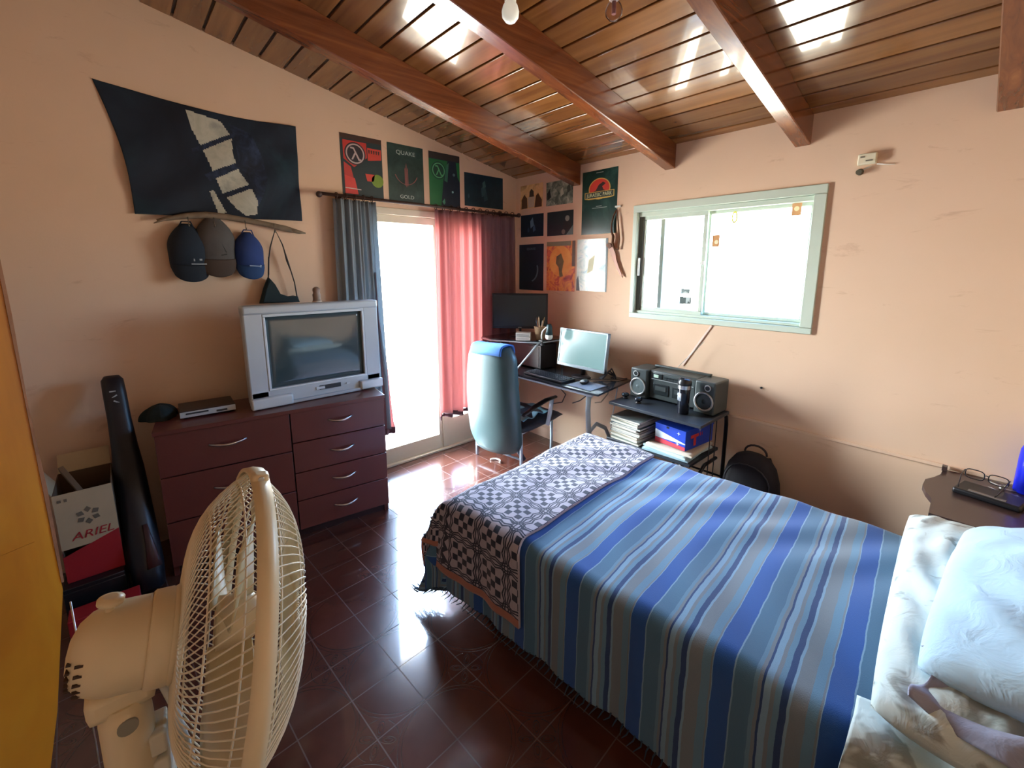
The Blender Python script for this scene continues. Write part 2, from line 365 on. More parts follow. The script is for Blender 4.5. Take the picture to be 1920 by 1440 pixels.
for a in ((1.80,2.40,1.935,1.957),(1.80,2.40,1.28,1.30),(2.375,2.40,1.30,1.935),(1.80,1.82,1.30,1.935)): bar(f_,*a,.056,.078)
fs_=f_.build('fixed_sash',wt)
g_=MB().mat(M_glass); bar(g_,1.815,2.38,1.295,1.94,.065,.069,0); g_.build('pane',fs_)
# outside reveal, seen as the grey strip through the left pane
ex=MB().mat(P('grey_render',(70,76,72),.8)); ex.box((1.375,.42,1.63),(.03,.36,.9)); sm('trim_8',ex)
# balcony door
dt=thing('door_1',None,None,(0,DY0,0),kind='structure')
d_=MB().mat(M_cream)
def db(mb,y0,y1,z0,z1,x0=-.07,x1=-.02,bev=.003): mb.box(((x0+x1)/2,(y0+y1)/2,(z0+z1)/2),(x1-x0,y1-y0,z1-z0),bev=bev,seg=1)
for a in ((DY0,DY1,1.985,2.035),(DY0,DY0+.03,0,1.985),(DY1-.03,DY1,0,1.985)): db(d_,*a,x0=-.12,x1=.006)
db(d_,DY0,DY1,0,.018,-.12,.012); db(d_,-.86,-.80,.018,1.985,-.10,-.01)
d_.build('door_frame',dt)
for y0,y1,zk in ((-1.43,-.86,.145),(-.80,-.50,.27)):
    d_=MB().mat(M_cream)
    for a in ((y0,y1,.018,zk),(y0,y1,1.93,1.985),(y0,y0+.035,zk,1.93),(y1-.035,y1,zk,1.93)): db(d_,*a)
    lf=d_.build('door_leaf',dt); g_=MB().mat(M_glass); db(g_,y0+.03,y1-.03,zk-.005,1.935,-.048,-.044,0); g_.build('pane',lf)
# balcony slab outside the door
pt=MB().mat(P('pale_balcony_paving',(225,222,214),.8,var=.1)); pt.box((-.75,-.9,-.06),(1.1,4.4,.08)); sm('trim_9',pt)
# ================================================================ POSTERS, CLOTH BANNER, CURTAINS
def noisemat(name,cols,scale,det=5,dist=.5,rough=.35,mapsc=(1,1,1),lo=.3,hi=.7):
    s=N(name); v=s.map(s.obj(),mapsc); f=s.noise(v,scale,det,.6,dist); n=len(cols)
    c=s.ramp(f,[(lo+(hi-lo)*i/(n-1),lin(q)) for i,q in enumerate(cols)]); s.l(c,s.b.inputs['Base Color']); s.b.inputs['Roughness'].default_value=rough; return s.m
PM={}
def pc(c,name=None,rough=.4):
    k=tuple(c)
    if k not in PM: PM[k]=P(name or 'printed_ink',c,rough,var=.12,vs=20)
    return PM[k]
def poster(M,w,h,bg,art,label,group,tilt=0):
    M=M@Matrix.Rotation(R(tilt),4,'Z'); mb=MB().mat(bg); mb.box((0,0,.0012),(w,h,.0016),M)
    M2=M@Matrix.Translation((0,0,.0020)); art(mb,M2,w,h)
    return mb.build('poster',label=label,cat='poster',group=group)
T=.0004
def poly(mb,M,pts,col,h=T): mb.mat(pc(col) if not hasattr(col,'name') else col); mb.prism(pts,M,h)
def lam(mb,M,cx,cy,s,col):
    mb.mat(pc(col)); ringp(mb,M,cx,cy,s,s*.14,T)
    mb.prism([(cx-.50*s,cy+.62*s),(cx-.12*s,cy+.62*s),(cx+.48*s,cy-.52*s),(cx+.62*s,cy-.46*s),(cx+.62*s,cy-.62*s),(cx+.34*s,cy-.66*s),(cx-.20*s,cy+.46*s),(cx-.50*s,cy+.46*s)],M@TR(z=T),T)
    mb.prism([(cx-.06*s,cy+.12*s),(cx-.44*s,cy-.62*s),(cx-.26*s,cy-.62*s),(cx+.04*s,cy-.04*s)],M@TR(z=T),T)
def art_red(mb,M,w,h):
    poly(mb,M,[(-w*.5,h*.5),(-w*.5,h*.42),(w*.5,h*.42),(w*.5,h*.5)],(70,50,44))
    poly(mb,M,[(-w*.44,h*.40),(w*.12,h*.40),(w*.12,h*.16),(-w*.2,-h*.02),(-w*.44,h*.1)],(196,62,54))
    poly(mb,M,[(w*.14,h*.33),(w*.48,h*.33),(w*.48,h*.16),(w*.14,h*.12)],(204,70,58))
    poly(mb,M,[(-w*.44,h*.05),(-w*.28,-h*.02),(-w*.22,-h*.22),(-w*.2,-h*.42),(-w*.44,-h*.42)],(188,66,60))
    poly(mb,M@TR(z=T),[(-w*.44,-h*.16),(-w*.2,-h*.2),(-w*.13,-h*.46),(-w*.44,-h*.46)],(214,72,66))
    poly(mb,M@TR(z=T),[(w*.06,-h*.10),(w*.30,-h*.10),(w*.26,-h*.22),(w*.10,-h*.22)],(206,74,60))
    poly(mb,M@TR(z=T),circ(w*.36,-h*.20,w*.15),(120,146,52))
    poly(mb,M@TR(z=T),circ(-w*.16,h*.20,w*.25),(52,48,54)); lam(mb,M@TR(z=2*T),-w*.16,h*.20,w*.22,(190,170,166))
    poly(mb,M@TR(z=2*T),[(-w*.44,-h*.36),(-w*.06,-h*.37),(-w*.06,-h*.385),(-w*.44,-h*.375)],(214,190,184))
    for i in range(5): poly(mb,M@TR(z=T),[(w*(.16+.06*i),h*.30),(w*(.20+.06*i),h*.30),(w*(.19+.06*i),h*.24),(w*(.17+.06*i),h*.24)],(60,52,50))
def art_q(top,bot,colr):
    def f(mb,M,w,h):
        mb.mat(pc((176,190,184)))
        if top: mb.text(top,h*.10,M@TR(0,h*.36),T,sx=1.15)
        if bot: mb.text(bot,h*.09,M@TR(0,-h*.40),T,sx=1.15)
        a=circ(0,h*.06,w*.34,18,200,340); b_=circ(0,h*.045,w*.31,18,200,340)
        mb.mat(pc(colr))
        for i in range(17): mb.prism([a[i],a[i+1],b_[i+1],b_[i]],M,T)
        for x,y0,y1 in ((-.035,-.18,.12),(.035,-.18,.12),(0,-.2,.2)): mb.prism([(w*x-.003,h*y0),(w*x,h*(y0-.03)),(w*x+.003,h*y0),(w*x+.003,h*y1*.7),(w*x,h*y1),(w*x-.003,h*y1*.7)],M@TR(z=T),T)
    return f
def art_green(mb,M,w,h):
    poly(mb,M,[(-w*.5,h*.5),(-w*.5,h*.38),(w*.5,h*.38),(w*.5,h*.5)],(54,44,42))
    poly(mb,M,[(-w*.5,h*.37),(w*.1,h*.37),(-w*.05,h*.0),(-w*.14,-h*.5),(-w*.5,-h*.5)],(34,112,64))
    poly(mb,M,[(w*.38,h*.37),(w*.5,h*.37),(w*.5,0),(w*.42,h*.1)],(40,128,70))
    poly(mb,M@TR(z=T),circ(-w*.2,h*.17,w*.23),(30,70,56)); lam(mb,M@TR(z=2*T),-w*.2,h*.17,w*.20,(96,180,124))
    poly(mb,M@TR(z=T),[(-w*.02,h*.0),(w*.08,-h*.03),(w*.14,h*.34),(w*.06,h*.3)],(60,120,96))
    poly(mb,M@TR(z=T),circ(w*.25,-h*.2,w*.03),(150,200,190)); poly(mb,M@TR(z=T),circ(w*.3,h*.13,w*.04),(90,120,130))
    poly(mb,M@TR(z=T),[(-w*.1,-h*.4),(-w*.02,-h*.34),(0,-h*.42),(-w*.05,-h*.46)],(80,150,120))
def art_streak(cols):
    def f(mb,M,w,h):
        for i,(x,y,s,c) in enumerate(cols): poly(mb,M@TR(z=T*(i%3)),[(w*(x-.03*s),h*(y-.12*s)),(w*(x+.05*s),h*(y-.05*s)),(w*(x+.02*s),h*(y+.14*s)),(w*(x-.04*s),h*(y+.05*s))],c)
    return f
GA='posters above the balcony door'; GB='posters on the window wall'
poster(MA(-1.47,2.293),.30,.41,pc((40,58,60)),art_red,'red and dark poster with a lambda ring, first from the left above the curtain rod',GA)
poster(MA(-1.128,2.29),.297,.415,noisemat('green_grey_print',[(28,48,46),(52,78,70)],9),art_q('QUAKE','GOLD',(150,84,80)),'dark green poster with spiky reddish emblem between two rows of letters',GA)
poster(MA(-.783,2.288),.292,.413,pc((26,42,58)),art_green,'bright green and navy poster with a lambda ring, right of the spiky emblem poster',GA)
poster(MA(-.378,2.247),.425,.27,noisemat('deep_blue_print',[(12,34,48),(24,56,68)],6),art_streak([(-.02,.0,1.6,(52,84,90)),(.03,-.18,1.2,(44,76,84)),(-.01,.2,1,(70,104,104)),(-.4,-.2,.6,(50,80,90))]),'dark blue landscape poster nearest the corner, above the curtain rings',GA)
# back wall
gold=noisemat('golden_print',[(214,164,92),(236,200,140),(150,104,56)],7)
poster(MBk(.205,2.222),.285,.205,gold,lambda mb,M,w,h:[poly(mb,M@TR(z=T*i),p,c) for i,(p,c) in enumerate([([(-w*.45,-h*.48),(-w*.45,-h*.1),(-w*.33,h*.12),(-w*.2,-h*.05),(-w*.18,-h*.48)],(92,68,46)),([(w*.14,-h*.48),(w*.2,0),(w*.3,h*.1),(w*.46,-h*.2),(w*.46,-h*.48)],(96,66,44)),([(-w*.1,-h*.1),(-w*.08,h*.2),(0,h*.32),(w*.1,h*.2),(w*.12,-h*.1)],(70,56,42)),([(-w*.14,-h*.46),(-w*.16,-h*.02),(w*.16,-h*.02),(w*.12,-h*.46)],(206,190,164))])],'small golden poster of dark shapes round a pale block, topmost beside the corner',GB)
poster(MBk(.54,2.215),.30,.195,noisemat('grey_green_print',[(40,56,48),(120,134,116),(196,200,178)],16,6,1),art_streak([(-.4,-.05,1.8,(28,40,42)),(.1,.0,1.5,(190,194,172)),(.35,.1,1.5,(60,72,62)),(-.1,-.3,1.4,(84,96,84))]),'small grey green patchwork poster under the end of the ceiling beam',GB)
poster(MBk(.213,1.968),.292,.195,pc((18,40,56)),art_streak([(.0,.1,1.9,(110,140,160)),(.1,-.15,1.3,(70,100,124)),(-.15,-.2,1,(46,76,98))]),'small dark blue poster with pale streaks, left one of the middle row in the corner',GB)
poster(MBk(.553,1.964),.296,.2,pc((16,38,46)),lambda mb,M,w,h:[poly(mb,M,circ(w*.28,h*.18,w*.08,14),(150,152,140)),poly(mb,M,[(w*.14,h*.06),(w*.4,h*.06),(w*.44,-h*.2),(w*.3,-h*.3),(w*.12,-h*.2)],(30,34,36)),poly(mb,M@TR(z=T),circ(w*.14,-h*.36,w*.07,12),(120,112,104)),poly(mb,M@TR(z=T),[(w*.24,-h*.5),(w*.5,-h*.1),(w*.5,-h*.5)],(110,130,128))],'small near black poster with a pale round spot at its upper right, middle row',GB)
poster(MBk(.205,1.595),.318,.415,pc((18,42,58)),lambda mb,M,w,h:[mb.mat(pc((96,126,140))),mb.text('QUAKE',h*.07,M@TR(0,h*.4),T,sx=1.2),[mb.prism([a,b_,c_,d_],M,T) for a,b_,c_,d_ in [(circ(-.02,-.02,.115,14,290,380)[i],circ(-.02,-.02,.115,14,290,380)[i+1],circ(-.03,-.02,.108,14,290,380)[i+1],circ(-.03,-.02,.108,14,290,380)[i]) for i in range(13)]]],'tall dark blue poster with a faint pale arc, lowest beside the corner',GB)
fire=noisemat('fiery_print',[(120,40,36),(196,84,60),(236,160,70),(214,110,80),(150,60,60)],11,6,1.2)
poster(MBk(.567,1.604),.325,.42,fire,lambda mb,M,w,h:[poly(mb,M,circ(0,h*.1,w*.40,28),noisemat('orange_glow_print',[(226,140,50),(244,186,90)],8)),poly(mb,M@TR(z=T),[(-w*.14,h*.2),(w*.02,h*.26),(w*.12,h*.1),(w*.06,-h*.1),(w*.1,-h*.2),(-w*.02,-h*.22),(-w*.06,-h*.02),(-w*.16,h*.06)],noisemat('murky_green_print',[(70,74,48),(120,110,60)],14)),poly(mb,M@TR(z=T),[(-w*.5,h*.5),(-w*.5,h*.41),(w*.36,h*.41),(w*.36,h*.5)],(128,130,104)),poly(mb,M@TR(z=T),[(w*.4,h*.5),(w*.4,h*.0),(w*.5,h*.0),(w*.5,h*.5)],(92,80,66))],'fiery orange and red poster with a dark green mass in the middle, bottom row',GB)
poster(MBk(.903,1.612),.305,.415,noisemat('pale_blue_print',[(96,140,160),(190,214,206),(222,232,222),(120,168,190)],7,6,1.5,rough=.2),lambda mb,M,w,h:[poly(mb,M,[(-w*.5,-h*.5),(-w*.5,-h*.28),(-w*.44,-h*.2),(-w*.38,-h*.5)],(40,60,66)),poly(mb,M,[(w*.44,h*.5),(w*.5,h*.5),(w*.5,-h*.5),(w*.46,-h*.5)],(70,84,84)),poly(mb,M,[(-w*.1,h*.1),(w*.1,h*.2),(w*.05,-h*.1),(-w*.14,-h*.16)],(206,206,160))],'glossy pale blue and white poster, bottom row, nearest the window',GB)
def art_dino(mb,M,w,h):
    def big(cx,cy,rx,ry,a0=0,a1=360,n=28): return [(cx+rx*math.cos(R(a0+(a1-a0)*i/n)),cy+ry*math.sin(R(a0+(a1-a0)*i/n))) for i in range(n if a1-a0==360 else n+1)]
    cx,cy=0,h*.21
    poly(mb,M,big(cx,cy,w*.31,h*.165),(206,170,80)); poly(mb,M@TR(z=T),big(cx,cy,w*.285,h*.15),(204,52,38))
    # plain dark mound stands in for the picture inside the disc
    poly(mb,M@TR(z=2*T),[(-w*.24,h*.15),(-w*.10,h*.19),(-w*.02,h*.27),(w*.10,h*.31),(w*.18,h*.28),(w*.08,h*.24),(w*.12,h*.19),(w*.24,h*.15)],(48,26,24))
    poly(mb,M@TR(z=3*T),[(-w*.42,h*.17),(w*.42,h*.17),(w*.42,h*.07),(w*.30,h*.055),(-w*.30,h*.055),(-w*.42,h*.07)],(206,170,80))
    poly(mb,M@TR(z=4*T),[(-w*.40,h*.16),(w*.40,h*.16),(w*.40,h*.075),(-w*.40,h*.075)],(36,50,44))
    mb.mat(pc((216,224,176))); mb.text('JURASSIC PARK',h*.078,M@TR(0,h*.117,5*T),T,sx=.93)
    mb.mat(pc((150,170,160))); mb.box((0,-h*.06,.0002),(w*.16,h*.008,T),M); mb.box((w*.02,-h*.085,.0002),(w*.42,h*.007,T),M); mb.box((0,h*.46,.0002),(w*.2,h*.007,T),M)
poster(MBk(.957,2.094),.335,.48,noisemat('teal_black_print',[(18,44,40),(24,58,52),(56,92,84)],3,4,.4,rough=.25),art_dino,'tall dark teal poster with a red disc and JURASSIC PARK lettering, left of the window',GB)
# cloth banner on the left wall (abstract pale shard instead of the printed picture)
def pin(poly_,x,y):
    c=False; j=len(poly_)-1
    for i in range(len(poly_)):
        xi,yi=poly_[i]; xj,yj=poly_[j]
        if (yi>y)!=(yj>y) and x<(xj-xi)*(y-yi)/(yj-yi)+xi: c=not c
        j=i
    return c
ban=[noisemat('navy_banner_cloth',[(12,16,30),(18,30,46),(26,52,64)],2.2,4,.6,.8),noisemat('pale_banner_print',[(150,150,140),(186,184,168),(168,166,150)],10,4,.5,.8),noisemat('blue_black_print',[(10,14,26),(24,36,58),(40,56,84)],14,6,.8,.8),pc((160,70,66))]
PA=[(.385,.96),(.56,.93),(.60,.80),(.585,.62),(.61,.46),(.66,.34),(.70,.18),(.69,.05),(.62,.03),(.56,.10),(.49,.24),(.455,.40),(.425,.60),(.39,.78)]
PB=[[(.36,.62),(.64,.86),(.64,.82),(.36,.57)],[(.40,.40),(.66,.60),(.66,.54),(.42,.34)],[(.46,.22),(.74,.40),(.74,.36),(.48,.18)]]
PD=[(.415,.25),(.44,.26),(.50,.05),(.45,.04)]
PC=[(.60,.93),(.72,.86),(.77,.62),(.78,.42),(.74,.25),(.69,.10),(.68,.35),(.63,.48),(.61,.62),(.62,.80)]
def bmat(u,v):
    for q in PB:
        if pin(q,u,v): return 2
    if pin(PA,u,v) or pin(PD,u,v): return 1
    if pin(PC,u,v): return 2
    return 0
tl,tr,br,bl=(-2.828,2.514),(-1.899,2.474),(-1.907,1.894),(-2.74,1.875)
def bpos(u,v):
    x=(1-v)*(bl[0]+(br[0]-bl[0])*u)+v*(tl[0]+(tr[0]-tl[0])*u); z=(1-v)*(bl[1]+(br[1]-bl[1])*u)+v*(tl[1]+(tr[1]-tl[1])*u)
    z-=.028*math.sin(math.pi*u)*v; x+=.02*math.sin(math.pi*v)*(1-u)*1.4
    d=.010+.008*math.sin(9*u+5*v)+.006*math.sin(16*(u-.8*v))*(1-v*.5)+.01*(1-v)
    return (max(.004,d),x,z)
fg=MB(); 
for m_ in ban: fg.mat(m_)
fg.grid(150,96,bpos,.002,None,None,bmat)
fg.build('cloth_banner',label='large dark navy cloth banner with a pale jagged shard, pinned on the left wall',cat='banner')
# curtain rod, curtains
M_rod=P('dark_wood_rod',(70,48,40),.5,var=.2)
cr_=thing('curtain_rod','dark wooden curtain rod with rings above the balcony door','curtain rod',(.085,-.93,2.05))
r_=MB().mat(M_rod); r_.cyl((.085,-1.80,2.072),(.085,-.055,2.058),.011); r_.build('pole',cr_)
for y_ in (-1.81,-.045): r_=MB().mat(M_rod); r_.ball((.085,y_,2.065),.02); r_.build('finial',cr_)
for y_ in (-1.66,-.20): r_=MB().mat(M_rod); r_.box((.045,y_,2.06),(.09,.018,.018),bev=.003); r_.box((.006,y_,2.06),(.012,.03,.06),bev=.003); r_.build('bracket',cr_)
M_red=sheer('dusty_red_curtain_cloth',(146,116,122),.28,(236,176,172)); M_haze=sheer('flare_hazed_curtain_cloth',(170,182,190),.4); M_hem=P('dark_curtain_hem',(96,66,74),.8)
def curtain(y0,y1,z0,z1,waves,amp,mat_,seed,bell=0,xo=.085):
    rnd=random.Random(seed); ph=[rnd.uniform(0,6.28) for _ in range(4)]
    def f(u,v):
        w=v**.6; y=y0+(y1-y0)*u+bell*(1-v)*(u-.5)
        x=xo+amp*(.55+.6*(1-w))*math.sin(2*math.pi*waves*u+ph[0]+.5*math.sin(3*u+ph[1]))+.012*math.sin(2*math.pi*waves*2.3*u+ph[2])*w
        return (max(.03,x),y,z0+(z1-z0)*v+.006*math.sin(20*u)*(1-v))
    return f
ct=thing('curtain','dusty red curtain drawn to the right side of the balcony door','curtain',(.085,-.53,.33),group=None)
g_=MB().mat(M_red); g_.grid(150,40,curtain(-.955,-.10,.36,2.045,8,.028,None,3,.02),.0015); g_.build('cloth',ct)
g_=MB().mat(M_hem); g_.grid(150,2,curtain(-.957,-.098,.325,.362,8,.030,None,3,.02),.004); g_.build('hem',ct)
for i in range(12):
    y_=-.93+i*.073; r_=MB().mat(M_rod); r_.tube([(.085+.022*math.cos(R(a)),y_+.003*math.sin(R(a*2)),2.062+.022*math.sin(R(a))) for a in range(0,360,30)],.0032,6,close=True); r_.build('ring',ct)
ct=thing('curtain','dusty red curtain coloured slate blue for lens haze, red at the inner edge, hanging behind the television','curtain',(.085,-1.56,.31))
g_=MB().mat(M_haze); g_.grid(70,40,curtain(-1.72,-1.435,.36,2.05,4.5,.03,None,5,.05),.0015); g_.build('cloth',ct)  # red cloth with lens flare haze put into its colour as pale slate
g_=MB().mat(M_red); g_.grid(30,40,lambda u,v:(.07+.012*math.sin(9*u),(-1.44-.015*v)+(.085-.05*v**.5)*u*(1.0 if v<.42 else max(.1,1-(v-.42)*3)),.36+1.2*v),.0015); g_.build('inner_edge',ct,label='inner edge in plain red cloth, without the haze colour')
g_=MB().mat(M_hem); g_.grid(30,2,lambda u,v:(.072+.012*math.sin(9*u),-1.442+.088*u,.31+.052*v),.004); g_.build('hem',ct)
for i in range(5):
    y_=-1.70+i*.062; r_=MB().mat(M_rod); r_.tube([(.085+.022*math.cos(R(a)),y_+.003*math.sin(R(a*2)),2.066+.022*math.sin(R(a))) for a in range(0,360,30)],.0032,6,close=True); r_.build('ring',ct)
# driftwood hat rack, caps, sling bag
M_drift=P('weathered_branch',(122,104,84),.8,var=.35,vs=20,bump=.6)
rk=thing('hat_rack','weathered driftwood branch used as a hat rack below the banner','hat rack',(.05,-2.27,1.80))
g_=MB().mat(M_drift); br_=[(-2.655,1.858),(-2.60,1.872),(-2.52,1.892),(-2.43,1.903),(-2.34,1.900),(-2.24,1.888),(-2.12,1.870),(-2.02,1.850),(-1.94,1.834),(-1.90,1.828)]
g_.tube([(.045+.006*math.sin(i*2.1),y_,z_-.012) for i,(y_,z_) in enumerate(br_)],[.007,.012,.017,.019,.018,.017,.016,.018,.012,.004],10)
g_.tube([(.05,-2.60,1.86),(.055,-2.64,1.845),(.05,-2.67,1.83)],[.008,.006,.002],8); g_.tube([(.05,-2.0,1.84),(.06,-1.96,1.822),(.055,-1.93,1.816)],[.009,.006,.003],8); g_.build('branch',rk)
for y_ in (-2.52,-2.40,-2.245,-2.09):
    z_=1.878-.05*abs(y_+2.4); g_=MB().mat(P('hook_wire',(150,146,136),.3,.9) if y_==-2.52 else bpy.data.materials['hook_wire'])
    g_.tube([(.07,y_,z_),(.075,y_,z_-.03),(.08,y_,z_-.05),(.092,y_,z_-.055),(.098,y_,z_-.043)],.002,6); g_.build('hook',rk)
def cap(y,zt,zb,w,col,label,brimcol,logo):
    """cap hanging by its strap: crown bulges to the room, brim points down"""
    t=thing('cap',label,'cap',(.03,y,zb),group='caps on the driftwood rack')
    m_=P('cap_cloth_%d'%int(y*-100),col,.85,var=.12,vs=30); mb_=P('cap_brim_%d'%int(y*-100),brimcol,.85,var=.12)
    hC=(zt-zb)*.72; zc=zt-hC*.5; g_=MB().mat(m_)
    def cr2(u,v):
        a=math.pi*(u); s_=v
        prof=max(.16,math.sin(math.pi/2*min(1,.08+s_/.62)))**.75; dpt=prof*(1-.30*max(0,(s_-.55)/.45))
        return (.022+.085*math.sin(a)**.8*dpt, y-w/2*math.cos(a)*prof*(1-.05*max(0,s_-.6)), zt-hC*s_-.010*math.sin(a)*s_)
    g_.grid(28,20,cr2,.002); crown=g_.build('crown',t)
    g_=MB().mat(mb_)
    def brim(u,v):
        a=math.pi*u; rr=v
        sa=max(0,math.sin(a))
        return (.026+.060*sa**.8+.010*rr*sa, y-(w*.485)*math.cos(a)*(1-.10*rr**3), zt-hC*.97-.010*sa-(zt-zb-hC*.97)*rr*sa**.5)
    g_.grid(24,10,brim,.004); b_=g_.build('brim',t)
    g_=MB().mat(m_); g_.tube([(.04,y-.035,zt-.02),(.06,y-.02,zt+.012),(.062,y+.02,zt+.012),(.04,y+.035,zt-.02)],(.0035),6); g_.build('strap',t)
    logo(crown,b_,t); return t
def logo1(c,b_,t):
    g_=MB().mat(pc((150,160,168))); M=MA(-2.50,1.625,.128); g_.box((-.02,.012,0),(.006,.014,.002),M); g_.box((.01,.014,0),(.012,.010,.002),M); g_.box((0,-.01,0),(.07,.006,.002),M); g_.build('embroidery',t)
def logo2(c,b_,t):
    g_=MB().mat(pc((30,30,32))); M=MA(-2.38,1.68,.124); g_.prism([(-.005,.055),(.012,0),(.018,.002)],M,.002); g_.box((.0,-.012,.001),(.03,.007,.002),M@TR(rz=14)); g_.build('embroidery',t)
def logo3(c,b_,t):
    g_=MB().mat(pc((150,170,200))); M=MA(-2.225,1.605,.116); g_.box((0,0,0),(.055,.006,.002),M@TR(rz=-4)); g_.box((.03,.006,0),(.008,.014,.002),M@TR(rz=-14)); g_.build('embroidery',t)
cap(-2.53,1.835,1.525,.185,(26,38,52),'black navy cap with small white lettering, leftmost on the driftwood rack',(24,34,46),logo1)
cap(-2.40,1.885,1.55,.195,(84,80,78),'worn grey cap with a dark slash mark, middle one on the driftwood rack',(70,56,48),logo2)
cap(-2.235,1.805,1.535,.155,(38,62,120),'bright blue cap, smallest and rightmost on the driftwood rack',(34,66,112),logo3)
M_bag=P('dark_green_bag_cloth',(26,42,46),.8,var=.15)
sb=thing('sling_bag','small dark sling bag hanging by its long strap behind the television','bag',(.06,-2.10,1.365))
g_=MB().mat(M_bag)
out=[(-2.205,1.375),(-2.175,1.47),(-2.145,1.535),(-2.12,1.50),(-2.09,1.43),(-2.03,1.405),(-1.985,1.41),(-1.975,1.372)]
rings=[]
for k,(s_,x_) in enumerate(((.86,.012),(1,.03),(1,.06),(.86,.078))):
    cy_=sum(p[0] for p in out)/len(out); cz_=sum(p[1] for p in out)/len(out); rings.append([g_.v((x_,cy_+(p[0]-cy_)*s_,cz_+(p[1]-cz_)*s_)) for p in out])
g_.loft(rings); g_.build('pouch',sb)
g_=MB().mat(P('strap_webbing',(52,50,54),.8)); g_.tube([(.05,-2.145,1.53),(.055,-2.135,1.64),(.06,-2.12,1.72),(.085,-2.09,1.826),(.06,-2.05,1.74),(.05,-2.02,1.62),(.05,-1.995,1.50),(.045,-1.985,1.40)],(.004),6)
g_.tube([(.05,-2.142,1.55),(.057,-2.133,1.66)],[(.004,.009)]*2,8); g_.tube([(.055,-2.045,1.73),(.05,-2.03,1.64),(.05,-2.01,1.57)],[(.003,.005),(.003,.013),(.003,.006)],8); g_.build('strap',sb)
# hanging leather loop, curved blade, thermostat box on the back wall
M_lea=P('brown_leather',(104,66,40),.6,var=.25,vs=25)
t=thing('leather_sheath','brown leather strap loop hanging from a nail between poster and window','strap',(1.14,-.02,1.72))
g_=MB().mat(M_lea); g_.tube([(1.132,-.016,2.02),(1.112,-.02,1.98),(1.095,-.02,1.92),(1.10,-.022,1.86),(1.118,-.024,1.83),(1.112,-.022,1.78),(1.13,-.02,1.735),(1.165,-.02,1.728),(1.172,-.02,1.80),(1.158,-.02,1.90),(1.142,-.016,2.0),(1.136,-.014,2.03)],[(.006,.004),(.009,.004),(.007,.004),(.010,.006),(.016,.010),(.014,.008),(.010,.006),(.008,.004),(.008,.004),(.008,.004),(.005,.003),(.003,.003)],8); g_.build('strap_loop',t)
g_=MB().mat(M_white); g_.box((1.14,-.008,2.045),(.05,.012,.012),bev=.002); g_.tube([(1.14,-.01,2.04),(1.14,-.026,2.03)],.0025,6); g_.build('nail_hook',t)
t=thing('curved_blade','curved blade ornament mounted on the wall below the leather strap','ornament',(1.15,-.02,1.52))
g_=MB().mat(P('dull_pinkish_blade',(150,112,96),.45,.3)); M=MBk(0,0,-.012)
g_.prism([(1.068,1.765),(1.092,1.775),(1.118,1.745),(1.142,1.70),(1.152,1.655),(1.175,1.60),(1.205,1.545),(1.212,1.52),(1.190,1.54),(1.155,1.59),(1.120,1.655),(1.100,1.70),(1.080,1.735)],M,.010); g_.build('blade',t)
g_=MB().mat(M_lea); g_.prism([(1.058,1.765),(1.072,1.782),(1.096,1.775),(1.108,1.752),(1.088,1.738),(1.068,1.748)],MBk(0,0,-.008),.020); g_.build('grip',t)
t=thing('thermostat','small cream wall box near the ceiling right of the window','wall box',(2.61,0,2.09))
g_=MB().mat(P('aged_cream_plastic',(226,218,190),.4)); g_.box((2.612,-.014,2.128),(.075,.028,.052),bev=.005); g_.build('housing',t)
g_=MB().mat(pc((120,112,96))); g_.box((2.622,-.029,2.118),(.028,.002,.006)); g_.box((2.594,-.029,2.138),(.018,.002,.008)); g_.build('slot',t)
g_=MB().mat(M_white); g_.tube([(2.65,-.006,2.10),(2.70,-.006,2.09),(2.72,-.006,2.088)],.002,6); g_.build('cable',t)
t=thing('hanging_plug','dark round plug stuck on the wall just below the cream box','plug',(2.586,0,2.06))
g_=MB().mat(P('dark_olive_rubber',(84,78,60),.6)); g_.cyl((2.586,0,2.072),(2.586,-.03,2.068),.016,.013,14); g_.build('head',t); g_=MB().mat(M_white); g_.tube([(2.598,-.012,2.078),(2.63,-.006,2.095)],.0025,6); g_.build('lead',t)
g_=MB().mat(M_black); g_.cyl((2.234,0,.871),(2.234,-.008,.871),.0065,n=12); g_.build('wall_screw',label='small black screw head alone on the wall above the backpack',cat='screw')
# stickers on the window panes
def sticker(x,z,w,h,c,label,y=.034,art=None):
    g_=MB().mat(pc(c)); M=MBk(x,z,y); g_.box((0,0,.0008),(w,h,.0012),M); 
    if art: art(g_,M@TR(z=.0018),w,h)
    g_.build('sticker',label=label,cat='sticker',group='stickers on the window')
sticker(1.690,1.435,.060,.030,(120,134,132),'grey landscape sticker, upper of the two low on the left pane',art=lambda g,M,w,h:poly(g,M,[(-w*.35,-h*.3),(0,-h*.05),(w*.35,-h*.3)],(210,220,216)))
sticker(1.693,1.372,.080,.046,(74,88,86),'dark squarish sticker, lower of the two low on the left pane',art=lambda g,M,w,h:(poly(g,M,[(w*.05,-h*.4),(w*.05,h*.45),(w*.4,h*.45),(w*.4,-h*.3),(w*.25,-h*.05),(w*.2,-h*.4)],(180,190,188)),))
sticker(1.862,1.765,.045,.075,(206,150,96),'orange sticker beside the middle frame of the window',y=.054,art=lambda g,M,w,h:poly(g,M,circ(w*.1,-h*.1,w*.3,12),(240,226,190)))
sticker(2.305,1.925,.048,.075,(214,160,110),'orange sticker in the upper right corner of the window',y=.054,art=lambda g,M,w,h:poly(g,M,circ(0,0,w*.28,12),(242,226,180)))
g_=MB().mat(pc((214,208,60))); M=MBk(1.967,1.905,.054)
a_=[(.018*math.cos(R(i*18)),.036*math.sin(R(i*18))) for i in range(20)]; b_=[(.010*math.cos(R(i*18)),.026*math.sin(R(i*18))) for i in range(20)]
